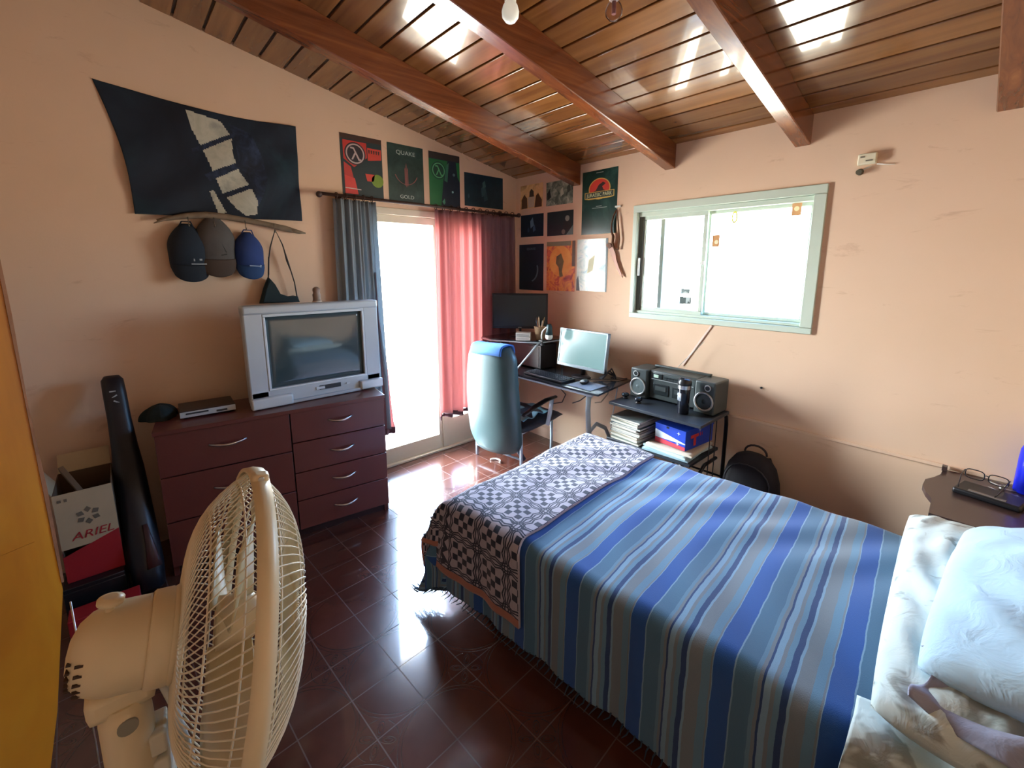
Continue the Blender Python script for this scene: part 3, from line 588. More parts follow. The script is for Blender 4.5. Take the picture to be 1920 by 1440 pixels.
for i in range(20): g_.prism([a_[i],a_[(i+1)%20],b_[(i+1)%20],b_[i]],M,.001)
g_.build('sticker',label='yellow oval ring sticker near the top of the right pane',cat='sticker',group='stickers on the window')
# antenna-like pale cable conduit stuck under the window
g_=MB().mat(P('pale_pink_trunking',(226,200,184),.6)); d_=Vector((1.903-1.722,0,1.223-.925)); L_=d_.length; M=Matrix.Translation((1.8125,-.004,1.074))@Euler((0,math.atan2(d_.x,d_.z),0)).to_matrix().to_4x4(); g_.box((0,0,0),(.013,.006,L_),M,bev=.002)
g_.build('cable_trunking',label='thin pale trunking slanting down from the window to the radio',cat='cable cover')
# ================================================================ CHEST OF DRAWERS AND WHAT STANDS ON IT
M_choc=P('dark_reddish_laminate',(98,48,42),.32,var=.12,vs=5,spec=.5,coat=.2); M_chocd=P('dark_carcass',(44,22,24),.5)
M_chrome=P('brushed_chrome',(200,200,200),.28,1)
# frame: A = front left bottom, along the front to the right, outwards = +local x
ca=math.degrees(math.atan2(.15,1.13)); CH=thing('chest_of_drawers','dark reddish brown chest of drawers with curved metal handles under the television','chest of drawers',(.45,-2.81,0),-ca)
Mc=WM[CH]      # local: +y runs along the front to the right, -x runs to the wall
CW,CD,CZ=1.14,.40,.80
g_=MB(Mc).mat(M_choc); g_.box((-CD/2-.018,.012,CZ/2-.01),(CD-.02,.022,CZ-.02)); g_.box((-CD/2-.018,CW-.012,CZ/2-.01),(CD-.02,.022,CZ-.02)); g_.mat(M_chocd); g_.box((-CD/2-.018,CW/2,CZ/2+.01),(CD-.04,CW-.05,CZ-.08)); g_.box((-.05,CW/2,.03),(.02,CW-.04,.06)); g_.build('body',CH)
g_=MB(Mc).mat(M_choc); g_.box((-CD/2,CW/2,CZ-.009),(CD+.014,CW+.006,.022),bev=.002); g_.build('top',CH)
def drawer(y0,y1,z0,z1,hz,hw,nm='drawer'):
    g_=MB(Mc).mat(M_choc); g_.box((-.009,(y0+y1)/2,(z0+z1)/2),(.018,y1-y0-.006,z1-z0-.006),bev=.0015,seg=1); d_=g_.build(nm,CH)
    g_=MB(Mc).mat(M_chrome); yc=(y0+y1)/2
    pts=[(.002+.022*math.sin(math.pi*i/10),yc-hw/2+hw*i/10,hz-.010*math.sin(math.pi*i/10)) for i in range(11)]
    g_.tube(pts,[(.002+.003*math.sin(math.pi*i/10),.004+.004*math.sin(math.pi*i/10)) for i in range(11)],8); g_.build('handle',d_)
ym=.60; n4=[.79,.60,.415,.24,.055]
for i in range(4): drawer(ym,CW,n4[i+1],n4[i],(n4[i]+n4[i+1])/2+.01,.14)
n3=[.79,.555,.31,.06]
for i in range(3): drawer(0,ym,n3[i+1],n3[i],(n3[i]+n3[i+1])/2+.015,.17)
# CRT television
M_sil=P('silver_plastic',(186,192,194),.35,.15,spec=.5); M_sil2=P('light_silver_plastic',(206,212,212),.3,.1); M_screen=P('grey_green_tube_glass',(62,78,80),.07,spec=.8,coat=.5)
TV=thing('television','large silver flat-tube television on the chest of drawers','television',(.30,-1.985,.80))
y0,y1,z0,z1,xf=-2.372,-1.60,.8045,1.388,.40
g_=MB().mat(M_sil)
g_.box((xf-.04,(y0+y1)/2,z1-.026),(.09,y1-y0,.052),bev=.014,seg=3)
g_.box((xf-.035,y0+.05,(z0+z1)/2),(.07,.10,z1-z0-.05),bev=.01); g_.box((xf-.035,y1-.05,(z0+z1)/2),(.07,.10,z1-z0-.05),bev=.01)
g_.box((xf-.035,(y0+y1)/2,z0+.050),(.07,y1-y0-.01,.092),bev=.006); bz=g_.build('bezel',TV)
g_=MB().mat(M_sil2)
for a,b_,c_,d_ in ((y0+.096,y1-.096,z1-.066,z1-.050),(y0+.096,y1-.096,z0+.092,z0+.104),(y0+.096,y0+.110,z0+.104,z1-.066),(y1-.110,y1-.096,z0+.104,z1-.066)): g_.box((xf-.022,(a+b_)/2,(c_+d_)/2),(.05,b_-a,d_-c_),bev=.003)
g_.build('screen_surround',TV)
g_=MB().mat(M_screen); g_.grid(16,12,lambda u,v:(xf-.018+.010*(1-(2*u-1)**2)*(1-(2*v-1)**2),y0+.108+(y1-y0-.216)*u,z0+.102+(z1-z0-.166)*v),.01); g_.build('screen',TV)
g_=MB().mat(M_sil2); g_.box((xf+.006,y0+.105,z0+.0315),(.05,.215,.062),bev=.010); g_.build('foot_panel',TV)
g_=MB().mat(M_sil2); g_.box((xf+.006,y1-.075,z0+.034),(.05,.150,.058),bev=.010); g_.build('foot_panel',TV)
g_=MB().mat(M_sil); g_.box((xf+.006,(y0+y1)/2+.03,z0+.010),(.03,.42,.018),bev=.004); g_.build('lower_lip',TV)
g_=MB().mat(M_dark); g_.box((xf+.001,(y0+y1)/2+.05,z0+.062),(.008,.13,.026),bev=.002); g_.mat(M_sil2); g_.box((xf+.003,(y0+y1)/2+.16,z0+.062),(.008,.02,.010)); g_.box((xf+.003,(y0+y1)/2-.01+.0,z0+.062),(.010,.05,.016)); g_.build('control_panel',TV)
g_=MB().mat(M_sil); 
def rr(x,sy,sz,cz,r=.03,n=5):
    o=[]; 
    for cx_,cy_,a0 in ((1,1,0),(-1,1,90),(-1,-1,180),(1,-1,270)):
        for i in range(n): a=R(a0+90*i/(n-1)); o.append(g_.v((x,(y0+y1)/2+cx_*(sy-r)+r*math.cos(a),cz+cy_*(sz-r)+r*math.sin(a))))
    return o
g_.loft([rr(xf-.06,.37,.27,1.095),rr(xf-.12,.355,.255,1.09),rr(xf-.26,.25,.20,1.05),rr(xf-.375,.17,.14,1.01)]); g_.build('back_housing',TV)
# figurine on the TV
fy=-1.985+.055
t=thing('figurine','small brown owl-like figurine on top of the television','figurine',(.335,-1.955,1.387))
g_=MB().mat(P('brown_ceramic',(136,112,96),.5,var=.3,vs=60)); g_.lathe([(.018,0),(.024,.006),(.022,.025),(.024,.045),(.018,.058),(.022,.068),(.021,.082),(.010,.092),(.001,.094)],16,TR(.335,-1.955,1.387)); g_.build('body',t)
g_=MB().mat(P('pale_ceramic',(196,180,164),.5)); g_.lathe([(.027,0),(.027,.008),(.022,.010)],16,TR(.335,-1.955,1.386)); g_.build('stand',t)
# dvd player / dark bundle
t=thing('disc_player','slim silver disc player lying on the left half of the chest','disc player',(.26,-2.56,.802),-3)
M=WM[t]; g_=MB(M).mat(P('dark_metal_case',(58,56,58),.4,.5)); g_.box((-.03,0,.025),(.20,.25,.034),bev=.003); g_.build('case',t)
g_=MB(M).mat(M_sil); g_.box((.074,0,.025),(.010,.25,.030),bev=.002); fp=g_.build('front_panel',t); g_=MB(M).mat(M_dark); g_.box((.080,-.05,.03),(.003,.10,.008)); g_.box((.080,.06,.022),(.003,.05,.010)); g_.build('disc_slot',fp)
for sx in (-.10,.05):
    for sy in (-.1,.1): g_=MB(M).mat(M_black); g_.cyl((sx,sy,0),(sx,sy,.009),.010,n=10); g_.build('foot',t)
g_=MB().mat(P('black_green_cloth',(20,32,30),.9,var=.3,vs=20,bump=.6,bs=30))
def lump(u,v):
    a=2*math.pi*u; r_=math.sin(math.pi*(.02+.5*v)); rr_=1+.12*math.sin(3*a+1)+.06*math.sin(7*a)
    return (.20+.075*r_*rr_*math.cos(a),-2.765+.080*r_*rr_*math.sin(a),.800+.075*math.cos(math.pi*.5*v)*(1+.15*math.sin(2*a+2)*r_))
g_.grid(36,14,lambda u,v:lump(u,1-v)); g_.build('bundled_cloth',label='dark crumpled cloth bundle at the left end of the chest',cat='cloth')
# guitar in a soft bag, standing edge-on between box and chest
GT=thing('guitar_bag','tall black soft guitar bag leaning on the wall beside the chest','guitar bag',(.45,-2.93,0))
base=Vector((.47,-2.902,0.005)); top=Vector((.115,-2.930,1.045)); ax=(top-base).normalized()
M_gig=P('black_nylon',(17,18,26),.45,var=.2,vs=10,bump=.3,bs=20); g_=MB().mat(M_gig)
side=Vector((0,1,0)); fr=side.cross(ax).normalized()
prof=[(0,.06,.045),(.02,.15,.060),(.12,.185,.068),(.25,.15,.066),(.36,.135,.064),(.46,.14,.062),(.56,.10,.060),(.66,.068,.052),(.80,.06,.046),(.92,.062,.046),(.98,.058,.044),(1.0,.03,.030)]
Lg=(top-base).length
rings=[]
for s_,a_,b_ in prof:
    c_=base+ax*(Lg*s_)+fr*(.0); rings.append([g_.v(c_+fr*(a_*.62*math.copysign(abs(math.cos(t_))**.7,math.cos(t_)))+side*(b_*math.copysign(abs(math.sin(t_))**.7,math.sin(t_)))) for t_ in [2*math.pi*i/20 for i in range(20)]])
g_.loft(rings); gb=g_.build('case',GT)
g_=MB().mat(pc((188,190,186)))
for k,(dz,a_) in enumerate(((.085,0),(.112,35),(.140,-35))):
    c_=top-ax*dz-fr*.036*(-1 if fr.x<0 else 1)*(-1)+Vector((0,-.006+.004*k,0)); M=Matrix.Translation(c_)@Euler((R(a_),0,0)).to_matrix().to_4x4(); g_.box((0,0,0),(.006,.024,.006),M)
g_.build('white_marks',GT)
g_=MB().mat(P('brown_patch_cloth',(66,40,38),.45)); 
g_.tube([base+ax*.33+fr*(.092)*(1 if fr.x>0 else -1)+Vector((0,.02,0)),base+ax*.25+fr*(.100)*(1 if fr.x>0 else -1)+Vector((0,.025,0)),base+ax*.12+fr*(.118)*(1 if fr.x>0 else -1)+Vector((0,.03,0))],[(.010,.006),(.016,.01),(.030,.012)],10); g_.build('brown_patch',GT)  # brown patch on the side of the bag, wider towards the bottom
# detergent carton on a dark crate
M_card=P('printed_cardboard',(178,160,128),.7,var=.1); M_cardin=P('inner_cardboard',(92,72,54),.85); M_redc=P('red_print',(158,26,34),.6)
bx0,bx1,by0,by1,bz0,bz1=.16,.452,-3.178,-2.982,.172,.60
CB=thing('cardboard_box','open beige and red detergent carton reading ARIEL beside the guitar bag','box',(.3,-3.08,bz0))
g_=MB().mat(M_card); th=.004
zr=.335
g_.box((bx1-th/2,(by0+by1)/2,(zr+bz1)/2),(th,by1-by0,bz1-zr)); g_.mat(M_cardin); g_.box((bx0+th/2,(by0+by1)/2,(bz0+bz1)/2),(th,by1-by0,bz1-bz0)); g_.box(((bx0+bx1)/2,by1-th/2,(bz0+bz1)/2),(bx1-bx0-.01,th,bz1-bz0)); g_.box(((bx0+bx1)/2,by0+th/2,(bz0+bz1)/2),(bx1-bx0-.01,th,bz1-bz0)); g_.box(((bx0+bx1)/2,(by0+by1)/2,bz0+.003),(bx1-bx0-.01,by1-by0-.01,.005))
g_.mat(M_redc); g_.prism([(by0,bz0),(by1,bz0),(by1,.372),(by0,.30)],MA(0,0,bx1-th),th+.0006); g_.box((bx1-.03,by0-.0006,.25),(.06,.001,.14)); g_.build('carton',CB)
g_=MB().mat(M_redc); g_.text('ARIEL',.052,MA((by0+by1)/2+.01,.385,bx1+.0012),.0006,sx=1.1,shear=.25); g_.build('lettering',CB); g_=MB().mat(pc((110,100,84)))
for i in range(6):
    a=60*i+30; M=MA((by0+by1)/2+.005,.475,bx1+.0008)@TR(rz=a); g_.prism([(.014,0),(.030,.013),(.044,.0),(.030,-.013)],M,.0006)
g_.build('flower_mark',CB); g_=MB().mat(pc((110,100,84))); g_.box((by0+.02,bz1-.03,.0008),(.012,.012,.0008),MA(0,0,bx1)); g_.build('corner_mark',CB); g_=MB().mat(pc((110,100,84))); g_.box((by0+.04,bz1-.03,.0008),(.010,.014,.0008),MA(0,0,bx1)); g_.build('corner_mark',CB)
g_=MB().mat(M_card); M=Matrix.Translation((bx1-.1,by0,bz1))@Euler((R(118),0,0)).to_matrix().to_4x4(); g_.box((0,.035,0),(.18,.07,.003),M); g_.build('flap',CB); g_=MB().mat(M_card)
M=Matrix.Translation((bx0,(by0+by1)/2,bz1))@Euler((0,R(-40),0)).to_matrix().to_4x4(); g_.box((.0,0,.05),(.003,.19,.10),M); g_.build('flap',CB)
g_=MB().mat(P('grey_batten',(120,108,92),.7)); M=Matrix.Translation((.33,-3.10,.56))@Euler((R(22),R(-52),0)).to_matrix().to_4x4(); g_.box((0,0,0),(.03,.02,.30),M,bev=.002); g_.build('wooden_batten',label='pale batten sticking slantwise out of the open carton',cat='batten')
cr2_=thing('crate','dark plastic crate on the floor carrying the detergent carton','crate',(.33,-3.08,0))
g_=MB().mat(M_black)
for a in ((.33,-3.09,.159,.34,.21,.022),(.33,-3.09,.010,.34,.21,.02),(.165,-3.09,.085,.012,.21,.13),(.495,-3.09,.11,.012,.21,.08),(.33,-2.991,.085,.34,.012,.13),(.33,-3.189,.085,.34,.012,.13)): g_.box(a[:3],a[3:],bev=.003,seg=1)
g_.build('shell',cr2_)
g_=MB().mat(M_redc); g_.box((.60,-3.06,.05),(.10,.24,.10),bev=.004); g_.build('red_box',label='low red box on the floor in front of the dark crate',cat='box')
# yellow-orange door leaf close to the camera on the left
M_ydoor=None
s=N('orange_varnished_wood'); v=s.obj(); g=s.noise(s.map(v,(3,3,.5)),2,5,.6,.5); s.l(s.ramp(g,[(.2,lin((150,84,22))),(.5,lin((196,126,30))),(.8,lin((218,156,40)))]),s.b.inputs['Base Color']); s.b.inputs['Roughness'].default_value=.4; M_ydoor=s.m
dd=Vector((2.0-1.714,-3.6+3.044,0)).normalized(); 
YD=thing('wooden_door','tall orange wooden door with a chipped edge at the left, nearest the camera','door',(1.86,-3.32,0))
M=Matrix(((dd.x,0,-dd.y,1.714),(dd.y,0,dd.x,-3.044),(0,1,0,0),(0,0,0,1)))
g_=MB().mat(M_ydoor); g_.prism([(.17,0.005),(.60,0.005),(.60,2.0),(.0,2.0),(.0,.84),(.05,.55),(.085,.40)],M@TR(z=-.018),.036); g_.build('leaf',YD)
g_=MB().mat(P('raw_pinkish_edge',(150,104,74),.8,var=.3,vs=30,bump=.8,bs=40))
g_.prism([(-.004,.86),(.0005,.86),(.0005,1.99),(-.002,1.99),(-.006,1.5),(-.003,1.3),(-.007,1.1)],M@TR(z=-.020),.040); g_.build('edge_strip',YD,label='chipped pinkish edge')
g_=MB().mat(M_ydoor); g_.box((.31,.985,.0),(.56,.003,.040),M); g_.build('panel_seam',YD)
g_=MB().mat(M_chrome); g_.tube([(1.795,-3.02,.84),(1.81,-3.02,.60),(1.822,-3.022,.42),(1.83,-3.03,.15),(1.83,-3.03,.0)],.0018,6); g_.build('door_stay_rod',label='thin bright upright rod beside the orange door leaf',cat='rod')
# ================================================================ BED
BX,BY,BR=1.60,-1.785,4.8
Mb=TR(BX,BY,0,rz=BR); BW,BL,BT=1.02,1.96,.54
BED=thing('bed','single bed covered by a blue striped bedspread, filling the right foreground','bed',(BX,BY,0),BR)
M_bwood=P('dark_bed_wood',(52,32,26),.5,var=.2); M_mat=P('mattress_cloth',(190,196,200),.9)
g_=MB(Mb).mat(M_bwood)
g_.box((BL/2,.03,.21),(BL-.06,.03,.12)); g_.box((BL/2,BW-.03,.21),(BL-.06,.03,.12)); g_.box((.045,BW/2,.21),(.03,BW-.06,.12)); g_.box((BL-.03,BW/2,.21),(.03,BW-.06,.12)); g_.box((BL/2,BW/2,.25),(BL-.1,BW-.08,.02)); g_.build('bed_frame',BED)
for a_ in (.07,BL-.07):
    for b_ in (.07,BW-.07): g_=MB(Mb).mat(M_bwood); g_.box((a_,b_,.08),(.05,.05,.16),bev=.004); g_.build('leg',BED)
g_=MB(Mb).mat(M_mat); g_.box((BL/2,BW/2,.385),(BL-.05,BW-.04,.25),bev=.05,seg=4); g_.build('mattress',BED)
def drape(s_,t_,off=0,r=.055,top=BT,amp=.010,W=BW,flare=.05):
    """s_: along the bed (neg = over the foot), t_: across (neg = over near side, >W = over far side)"""
    ds=max(0,-s_); dt=max(0,-t_); dw=max(0,t_-W)
    def arc(d):
        if d<r*math.pi/2: a=d/r; return r*math.sin(a), r*(1-math.cos(a))
        return r, r+(d-r*math.pi/2)
    x=max(s_,0)+r*(1 if 0 else 0); y=min(max(t_,0),W)
    z=top+off
    hx,zx=arc(ds); hy,zy=arc(dt); hw,zw=arc(dw)
    x=max(s_,0)-hx+ (r if False else 0); y=y-hy+hw
    drop=max(zx,zy,zw); sec=min(zx,max(zy,zw))
    z-=drop
    fold=1-math.exp(-drop*6)
    if dt>0 or dw>0:
        k=amp*fold*(math.sin(19*s_+1)+.6*math.sin(41*s_+2)); y+=(-(off)-flare*drop*.35-k*.8-.0)*(1 if dt>0 else -1)
    if ds>0: x-=off+flare*drop*.35+amp*fold*(math.sin(17*t_)+.5*math.sin(37*t_))
    if sec>0: x-=sec*.22; y-=sec*.22*(1 if dt>0 else -1)
    z+=.006*math.sin(7*s_+3*t_)*math.sin(9*t_+1)*math.exp(-drop*20)+.004*math.sin(23*s_+6*math.sin(4*t_))*math.exp(-drop*20)
    return (x,y,max(z,.012+off))
def spreadmat():
    s=N('striped_bedspread'); uv=s.xyz(s.uv()); u=uv[0]
    wob=s.ma('MULTIPLY',s.ma('SUBTRACT',s.noise(s.map(s.uv(),(1,3,1)),3),.5),.012)
    f=s.ma('FRACT',s.ma('DIVIDE',s.ma('ADD',s.ma('SUBTRACT',u,.635-.25*4),wob),.25))
    taupe=lin((118,128,136)); sl=lin((76,114,142)); bl=lin((36,84,156)); dk=lin((40,66,112)); lt=lin((126,160,186)); tl_=lin((100,138,164))
    E_=[(0,bl),(.20,lt),(.215,sl),(.40,tl_),(.44,taupe),(.475,dk),(.50,lt),(.56,taupe),(.60,tl_),(.655,dk),(.715,lt),(.745,taupe),(.88,tl_),(.97,taupe),(.99,lt)]
    c=s.ramp(f,E_,'CONSTANT')
    w=s.noise(s.map(s.uv(),(900,60,1)),1,2); c=s.mix(s.ma('MULTIPLY',w,.22),c,lin((70,84,96)))
    s.l(c,s.b.inputs['Base Color']); s.b.inputs['Roughness'].default_value=.9; s.b.inputs['Specular IOR Level'].default_value=.2; s.b.inputs['Sheen Weight'].default_value=.2
    s.bump(s.noise(s.map(s.uv(),(160,160,1)),2,4),.3,.002); return s.m
M_spread=spreadmat()
S0,S1,T0,T1=-.50,1.60,-.485,BW+.50
g_=MB(Mb).mat(M_spread); g_.grid(190,150,lambda u,v:drape(S0+(S1-S0)*u,T0+(T1-T0)*v),.0,None,lambda u,v:(S0+(S1-S0)*u,T0+(T1-T0)*v))
# tuck of the spread in front of the pillow
g_.build('bedspread',BED)
g_=MB(Mb).mat(P('fringe_yarn',(52,70,88),.9,var=.3,vs=80))
rnd=random.Random(3)
for i in range(70):
    t_=-.50+i*.024; p=Vector(drape(S0+.01,min(t_,T1),0)); 
    g_.tube([p,p+Vector((-.02-.01*rnd.random(),.01*(rnd.random()-.5),-.006)),p+Vector((-.05-.02*rnd.random(),.03*(rnd.random()-.5),-.0075))],[.0035,.003,.0015],5)
for i in range(80):
    s_=-.3+i*.024; p=Vector(drape(s_,T0+.005,0)); g_.tube([p,p+Vector((.01*(rnd.random()-.5),-.015,-.004)),p+Vector((.02*(rnd.random()-.5),-.03-.015*rnd.random(),-.0065))],[.003,.0025,.0012],5)
g_.build('fringe',BED,kind='stuff')
def blanketmat():
    s=N('geometric_woven_blanket'); x=s.xyz(s.uv()); p=.17
    a=s.ma('DIVIDE',x[0],p); b=s.ma('DIVIDE',x[1],p)
    A=s.ma('FRACT',a); B=s.ma('FRACT',b)
    ca_=s.ma('FLOOR',s.ma('MULTIPLY',a,6)); cb_=s.ma('FLOOR',s.ma('MULTIPLY',b,6))
    chk=s.ma('FLOORED_MODULO',s.ma('ADD',ca_,cb_),2) if True else None
    # diamond zones of squares
    da=s.ma('ABSOLUTE',s.ma('SUBTRACT',A,.5)); db_=s.ma('ABSOLUTE',s.ma('SUBTRACT',B,.5)); d=s.ma('ADD',da,db_)
    inner=s.ma('LESS_THAN',s.ma('MAXIMUM',da,db_),.335)
    dark1=s.ma('MULTIPLY',chk,inner)
    # chain lines between zones: zigzag double line
    zz=s.ma('MULTIPLY',s.ma('PINGPONG',s.ma('MULTIPLY',b,3),.5),.12); zz2=s.ma('MULTIPLY',s.ma('PINGPONG',s.ma('MULTIPLY',a,3),.5),.12)
    l1=s.ma('LESS_THAN',s.ma('ABSOLUTE',s.ma('SUBTRACT',da,s.ma('ADD',.375,zz))),.020); l2=s.ma('LESS_THAN',s.ma('ABSOLUTE',s.ma('SUBTRACT',db_,s.ma('ADD',.375,zz2))),.020)
    l3=s.ma('LESS_THAN',s.ma('ABSOLUTE',s.ma('SUBTRACT',da,s.ma('ADD',.445,s.ma('MULTIPLY',zz,.6)))),.018); l4=s.ma('LESS_THAN',s.ma('ABSOLUTE',s.ma('SUBTRACT',db_,s.ma('ADD',.445,s.ma('MULTIPLY',zz2,.6)))),.018)
    ln=s.ma('MAXIMUM',s.ma('MAXIMUM',l1,l2),s.ma('MAXIMUM',l3,l4))
    dark=s.ma('MAXIMUM',dark1,s.ma('MULTIPLY',ln,s.ma('SUBTRACT',1,inner)))
    nn=s.noise(s.map(s.uv(),(500,500,1)),1,3)
    li=s.mix(nn,lin((150,146,160)),lin((186,176,186))); dkc=s.mix(nn,lin((22,26,40)),lin((42,50,72)))
    c=s.mix(dark,li,dkc)
    edge=s.ma('LESS_THAN',x[1],-.35); edge2=s.ma('LESS_THAN',x[0],-.255)
    c=s.mix(s.ma('MAXIMUM',edge,edge2),c,lin((170,112,96)))
    s.l(c,s.b.inputs['Base Color']); s.b.inputs['Roughness'].default_value=.95; s.b.inputs['Sheen Weight'].default_value=.3; s.b.inputs['Specular IOR Level'].default_value=.15
    s.bump(s.noise(s.map(s.uv(),(220,220,1)),2,4),.5,.003); return s.m
s0,s1,t0,t1=-.28,.40,-.385,BW+.01
def bl(u,v):
    s_=s0+(s1-s0)*u+(.0 if v>.3 else 0)+.03*v*u; t_=t0+(t1-t0)*v
    if t_<0: s_=s_*(1+.10*t_/t0) if s_>0 else s_*(1-.15*t_/t0)
    x,y,z=drape(s_,t_,.016,.06,BT,.010,BW,.16)
    return (x,y,z)
g_=MB(Mb).mat(blanketmat()); g_.grid(90,130,bl,.012,None,lambda u,v:(s0+(s1-s0)*u,t0+(t1-t0)*v))
g_.build('blanket',label='thick woven blanket with dark geometric pattern and salmon border folded over the bed foot',cat='blanket')
# pillows and sheet
def pillowmat(name,c1,c2,c3,sc_=9,amt=.5):
    s=N(name); v=s.obj(); n1=s.noise(v,sc_,3,.5,1.2); k=s.ramp(n1,[(0,(0,0,0,1)),(.56,(0,0,0,1)),(.62,(1,1,1,1)),(1,(1,1,1,1))]); n2=s.noise(v,sc_*2.2,2)
    c=s.mix(s.ma('MULTIPLY',k,amt),lin(c1),s.mix(n2,lin(c2),lin(c3))); s.l(c,s.b.inputs['Base Color']); s.b.inputs['Roughness'].default_value=.9; s.b.inputs['Specular IOR Level'].default_value=.2
    s.bump(s.noise(s.map(v,(1,1,1)),14,4,.6,.8),.5,.012); return s.m
M_flow=pillowmat('faded_floral_cotton',(196,206,202),(116,130,118),(144,132,128),8,.75); M_pblue=pillowmat('pale_blue_cotton',(178,204,220),(176,196,206),(188,206,214),4,.3); M_sheet=pillowmat('grey_lilac_sheet',(146,146,162),(128,128,150),(150,148,160),5,.3)
def pillow(name,M,L,Wd,Th,mat_,label,seed,cat='pillow',group=None,p=2.6,wr=.008,sag=0):
    g_=MB(M).mat(mat_); rnd=random.Random(seed); ph=[rnd.uniform(0,6.28) for _ in range(8)]
    def f(u,v,sgn):
        x=2*u-1; y=2*v-1
        e=max(0,(1-abs(x)**p))*max(0,(1-abs(y)**p)); h=e**.42
        cx_=1-.05*(1-abs(y)**2)*0
        wv=wr*(math.sin(9*x+3*y+ph[0])+.7*math.sin(14*y+4*math.sin(3*x+ph[1])+ph[2])+.5*math.sin(23*x*y+ph[3]+5*x))*h
        px_=x*L/2*(1-.035*abs(y)**3); py_=y*Wd/2*(1-.05*abs(x)**3)
        return (px_,py_,sgn*Th/2*h+(wv if sgn>0 else 0)-sag*(x*x)*0)
    g_.grid(64,44,lambda u,v:f(u,v,1)); g_.grid(64,44,lambda u,v:f(1-u,v,-1))
    bmesh.ops.remove_doubles(g_.bm,verts=g_.bm.verts,dist=.0005)
    return g_.build(name,label=label,cat=cat,group=group)
pillow('pillow',Mb@TR(1.665,.48,.545+.085,rz=88),1.12,.38,.17,M_flow,'long faded floral pillow lying across the bed at the end of the striped spread',11,group='pillows on the bed')
pillow('pillow',Mb@TR(1.885,.42,.770,rx=0,ry=-13,rz=-8)@TR(rz=90),.86,.64,.21,M_pblue,'plump plain pale blue pillow propped on the floral one at the right edge',5,group='pillows on the bed',wr=.005)
# floral sheet hanging over the near side below the pillow
def sh(u,v):
    s_=1.44+.50*u; t_=-.40+.46*v; x,y,z=drape(s_,t_,.012,.06,BT,.028,BW,.34); 
    d=max(0,-t_); return (x+.06*(u-.5)*d*3, y-.03*math.sin(9*u+1)*min(1,d*5)-.02*math.sin(17*u+5*v)*min(1,d*5), z+.012*math.sin(13*u))
g_=MB(Mb).mat(M_flow); g_.grid(70,50,sh,.003); g_.build('sheet',label='creased floral sheet hanging over the near side of the bed under the pillow',cat='sheet')
def sh2(u,v):
    y=.42-.42*u; w=.16*v
    return (1.70+.05*u+.30*u+w*.6+.02*math.sin(8*u), y+.02*math.sin(11*v+6*u)-.04*v, .690-.075*u+.035*math.sin(14*v+4*u)*(1-.3*u)+.02*math.sin(9*u+2))
g_=MB(Mb).mat(M_sheet); g_.grid(60,36,lambda u,v:(1.54+.40*u+.02*math.sin(5*v),.10-.15*v-.02*u+.018*math.sin(9*u+1),.712-.045*v+.020*math.sin(2.6*math.pi*v+5*u)+.016*math.sin(13*u+3*v)),.004); g_.build('folded_sheet',label='crumpled lilac grey sheet spilling from under the pale blue pillow',cat='sheet')
# nightstand and what lies on it
M_ns=P('dark_brown_varnish',(62,46,44),.35,var=.15,coat=.3)
NS=thing('nightstand','dark brown nightstand with scalloped top between the bed and the back wall','nightstand',(3.29,-.30,0))
zt=.645
def scal():
    o=[]; x0,x1,y0,y1=3.045,3.56,-.585,-.02
    L_=[(3.065,y1),(3.062,-.10),(3.045,-.16),(3.020,-.22),(3.018,-.30),(3.035,-.37),(3.058,-.43),(3.062,-.585)]
    return L_+[(x1-.02,y0),(x1,-.43),(x1+.02,-.37),(x1+.03,-.28),(x1+.02,-.2),(x1,-.1),(x1,y1)]
g_=MB().mat(M_ns); g_.prism(scal(),TR(z=zt-.022),.022); g_.box((3.07,-.035,zt+.012),(.018,.03,.022)); g_.build('top',NS)
g_=MB().mat(M_ns); g_.box((3.09,-.30,.36),(.02,.50,.52)); g_.box((3.52,-.30,.36),(.02,.50,.52)); g_.box((3.305,-.06,.36),(.42,.02,.52)); g_.box((3.305,-.30,.11),(.42,.50,.02)); g_.build('body',NS)
g_=MB().mat(M_ns); g_.box((3.305,-.552,.53),(.41,.018,.13),bev=.003); d_=g_.build('drawer',NS); g_=MB().mat(M_chrome); g_.ball((3.305,-.572,.53),.013); g_.build('knob',d_)
g_=MB().mat(M_ns); g_.box((3.305,-.552,.28),(.41,.018,.32),bev=.003); d_=g_.build('door',NS); g_=MB().mat(M_chrome); g_.ball((3.15,-.572,.30),.013); g_.build('knob',d_)
for a_ in (3.10,3.51):
    for b_ in (-.53,-.07): g_=MB().mat(M_ns); g_.box((a_,b_,.055),(.03,.03,.11),taper=1.2); g_.build('leg',NS)
t=thing('wallet','black wallet with a grey stripe on the nightstand, under the eyeglasses','wallet',(3.22,-.25,zt+.001),-12)
M=WM[t]; g_=MB(M).mat(P('black_leather',(20,20,24),.4)); g_.box((0,0,.012),(.20,.13,.024),bev=.008); g_.build('case',t); g_=MB(M).mat(P('worn_grey_leather',(110,104,100),.5)); g_.box((-.0,-.045,.0245),(.11,.018,.003),bev=.001); g_.build('stripe',t)
t=thing('eyeglasses','dark framed eyeglasses lying on the nightstand against the wallet','eyeglasses',(3.20,-.17,zt+.026),-10)
M=WM[t]; M_fr=P('dark_glasses_frame',(28,28,32),.3)
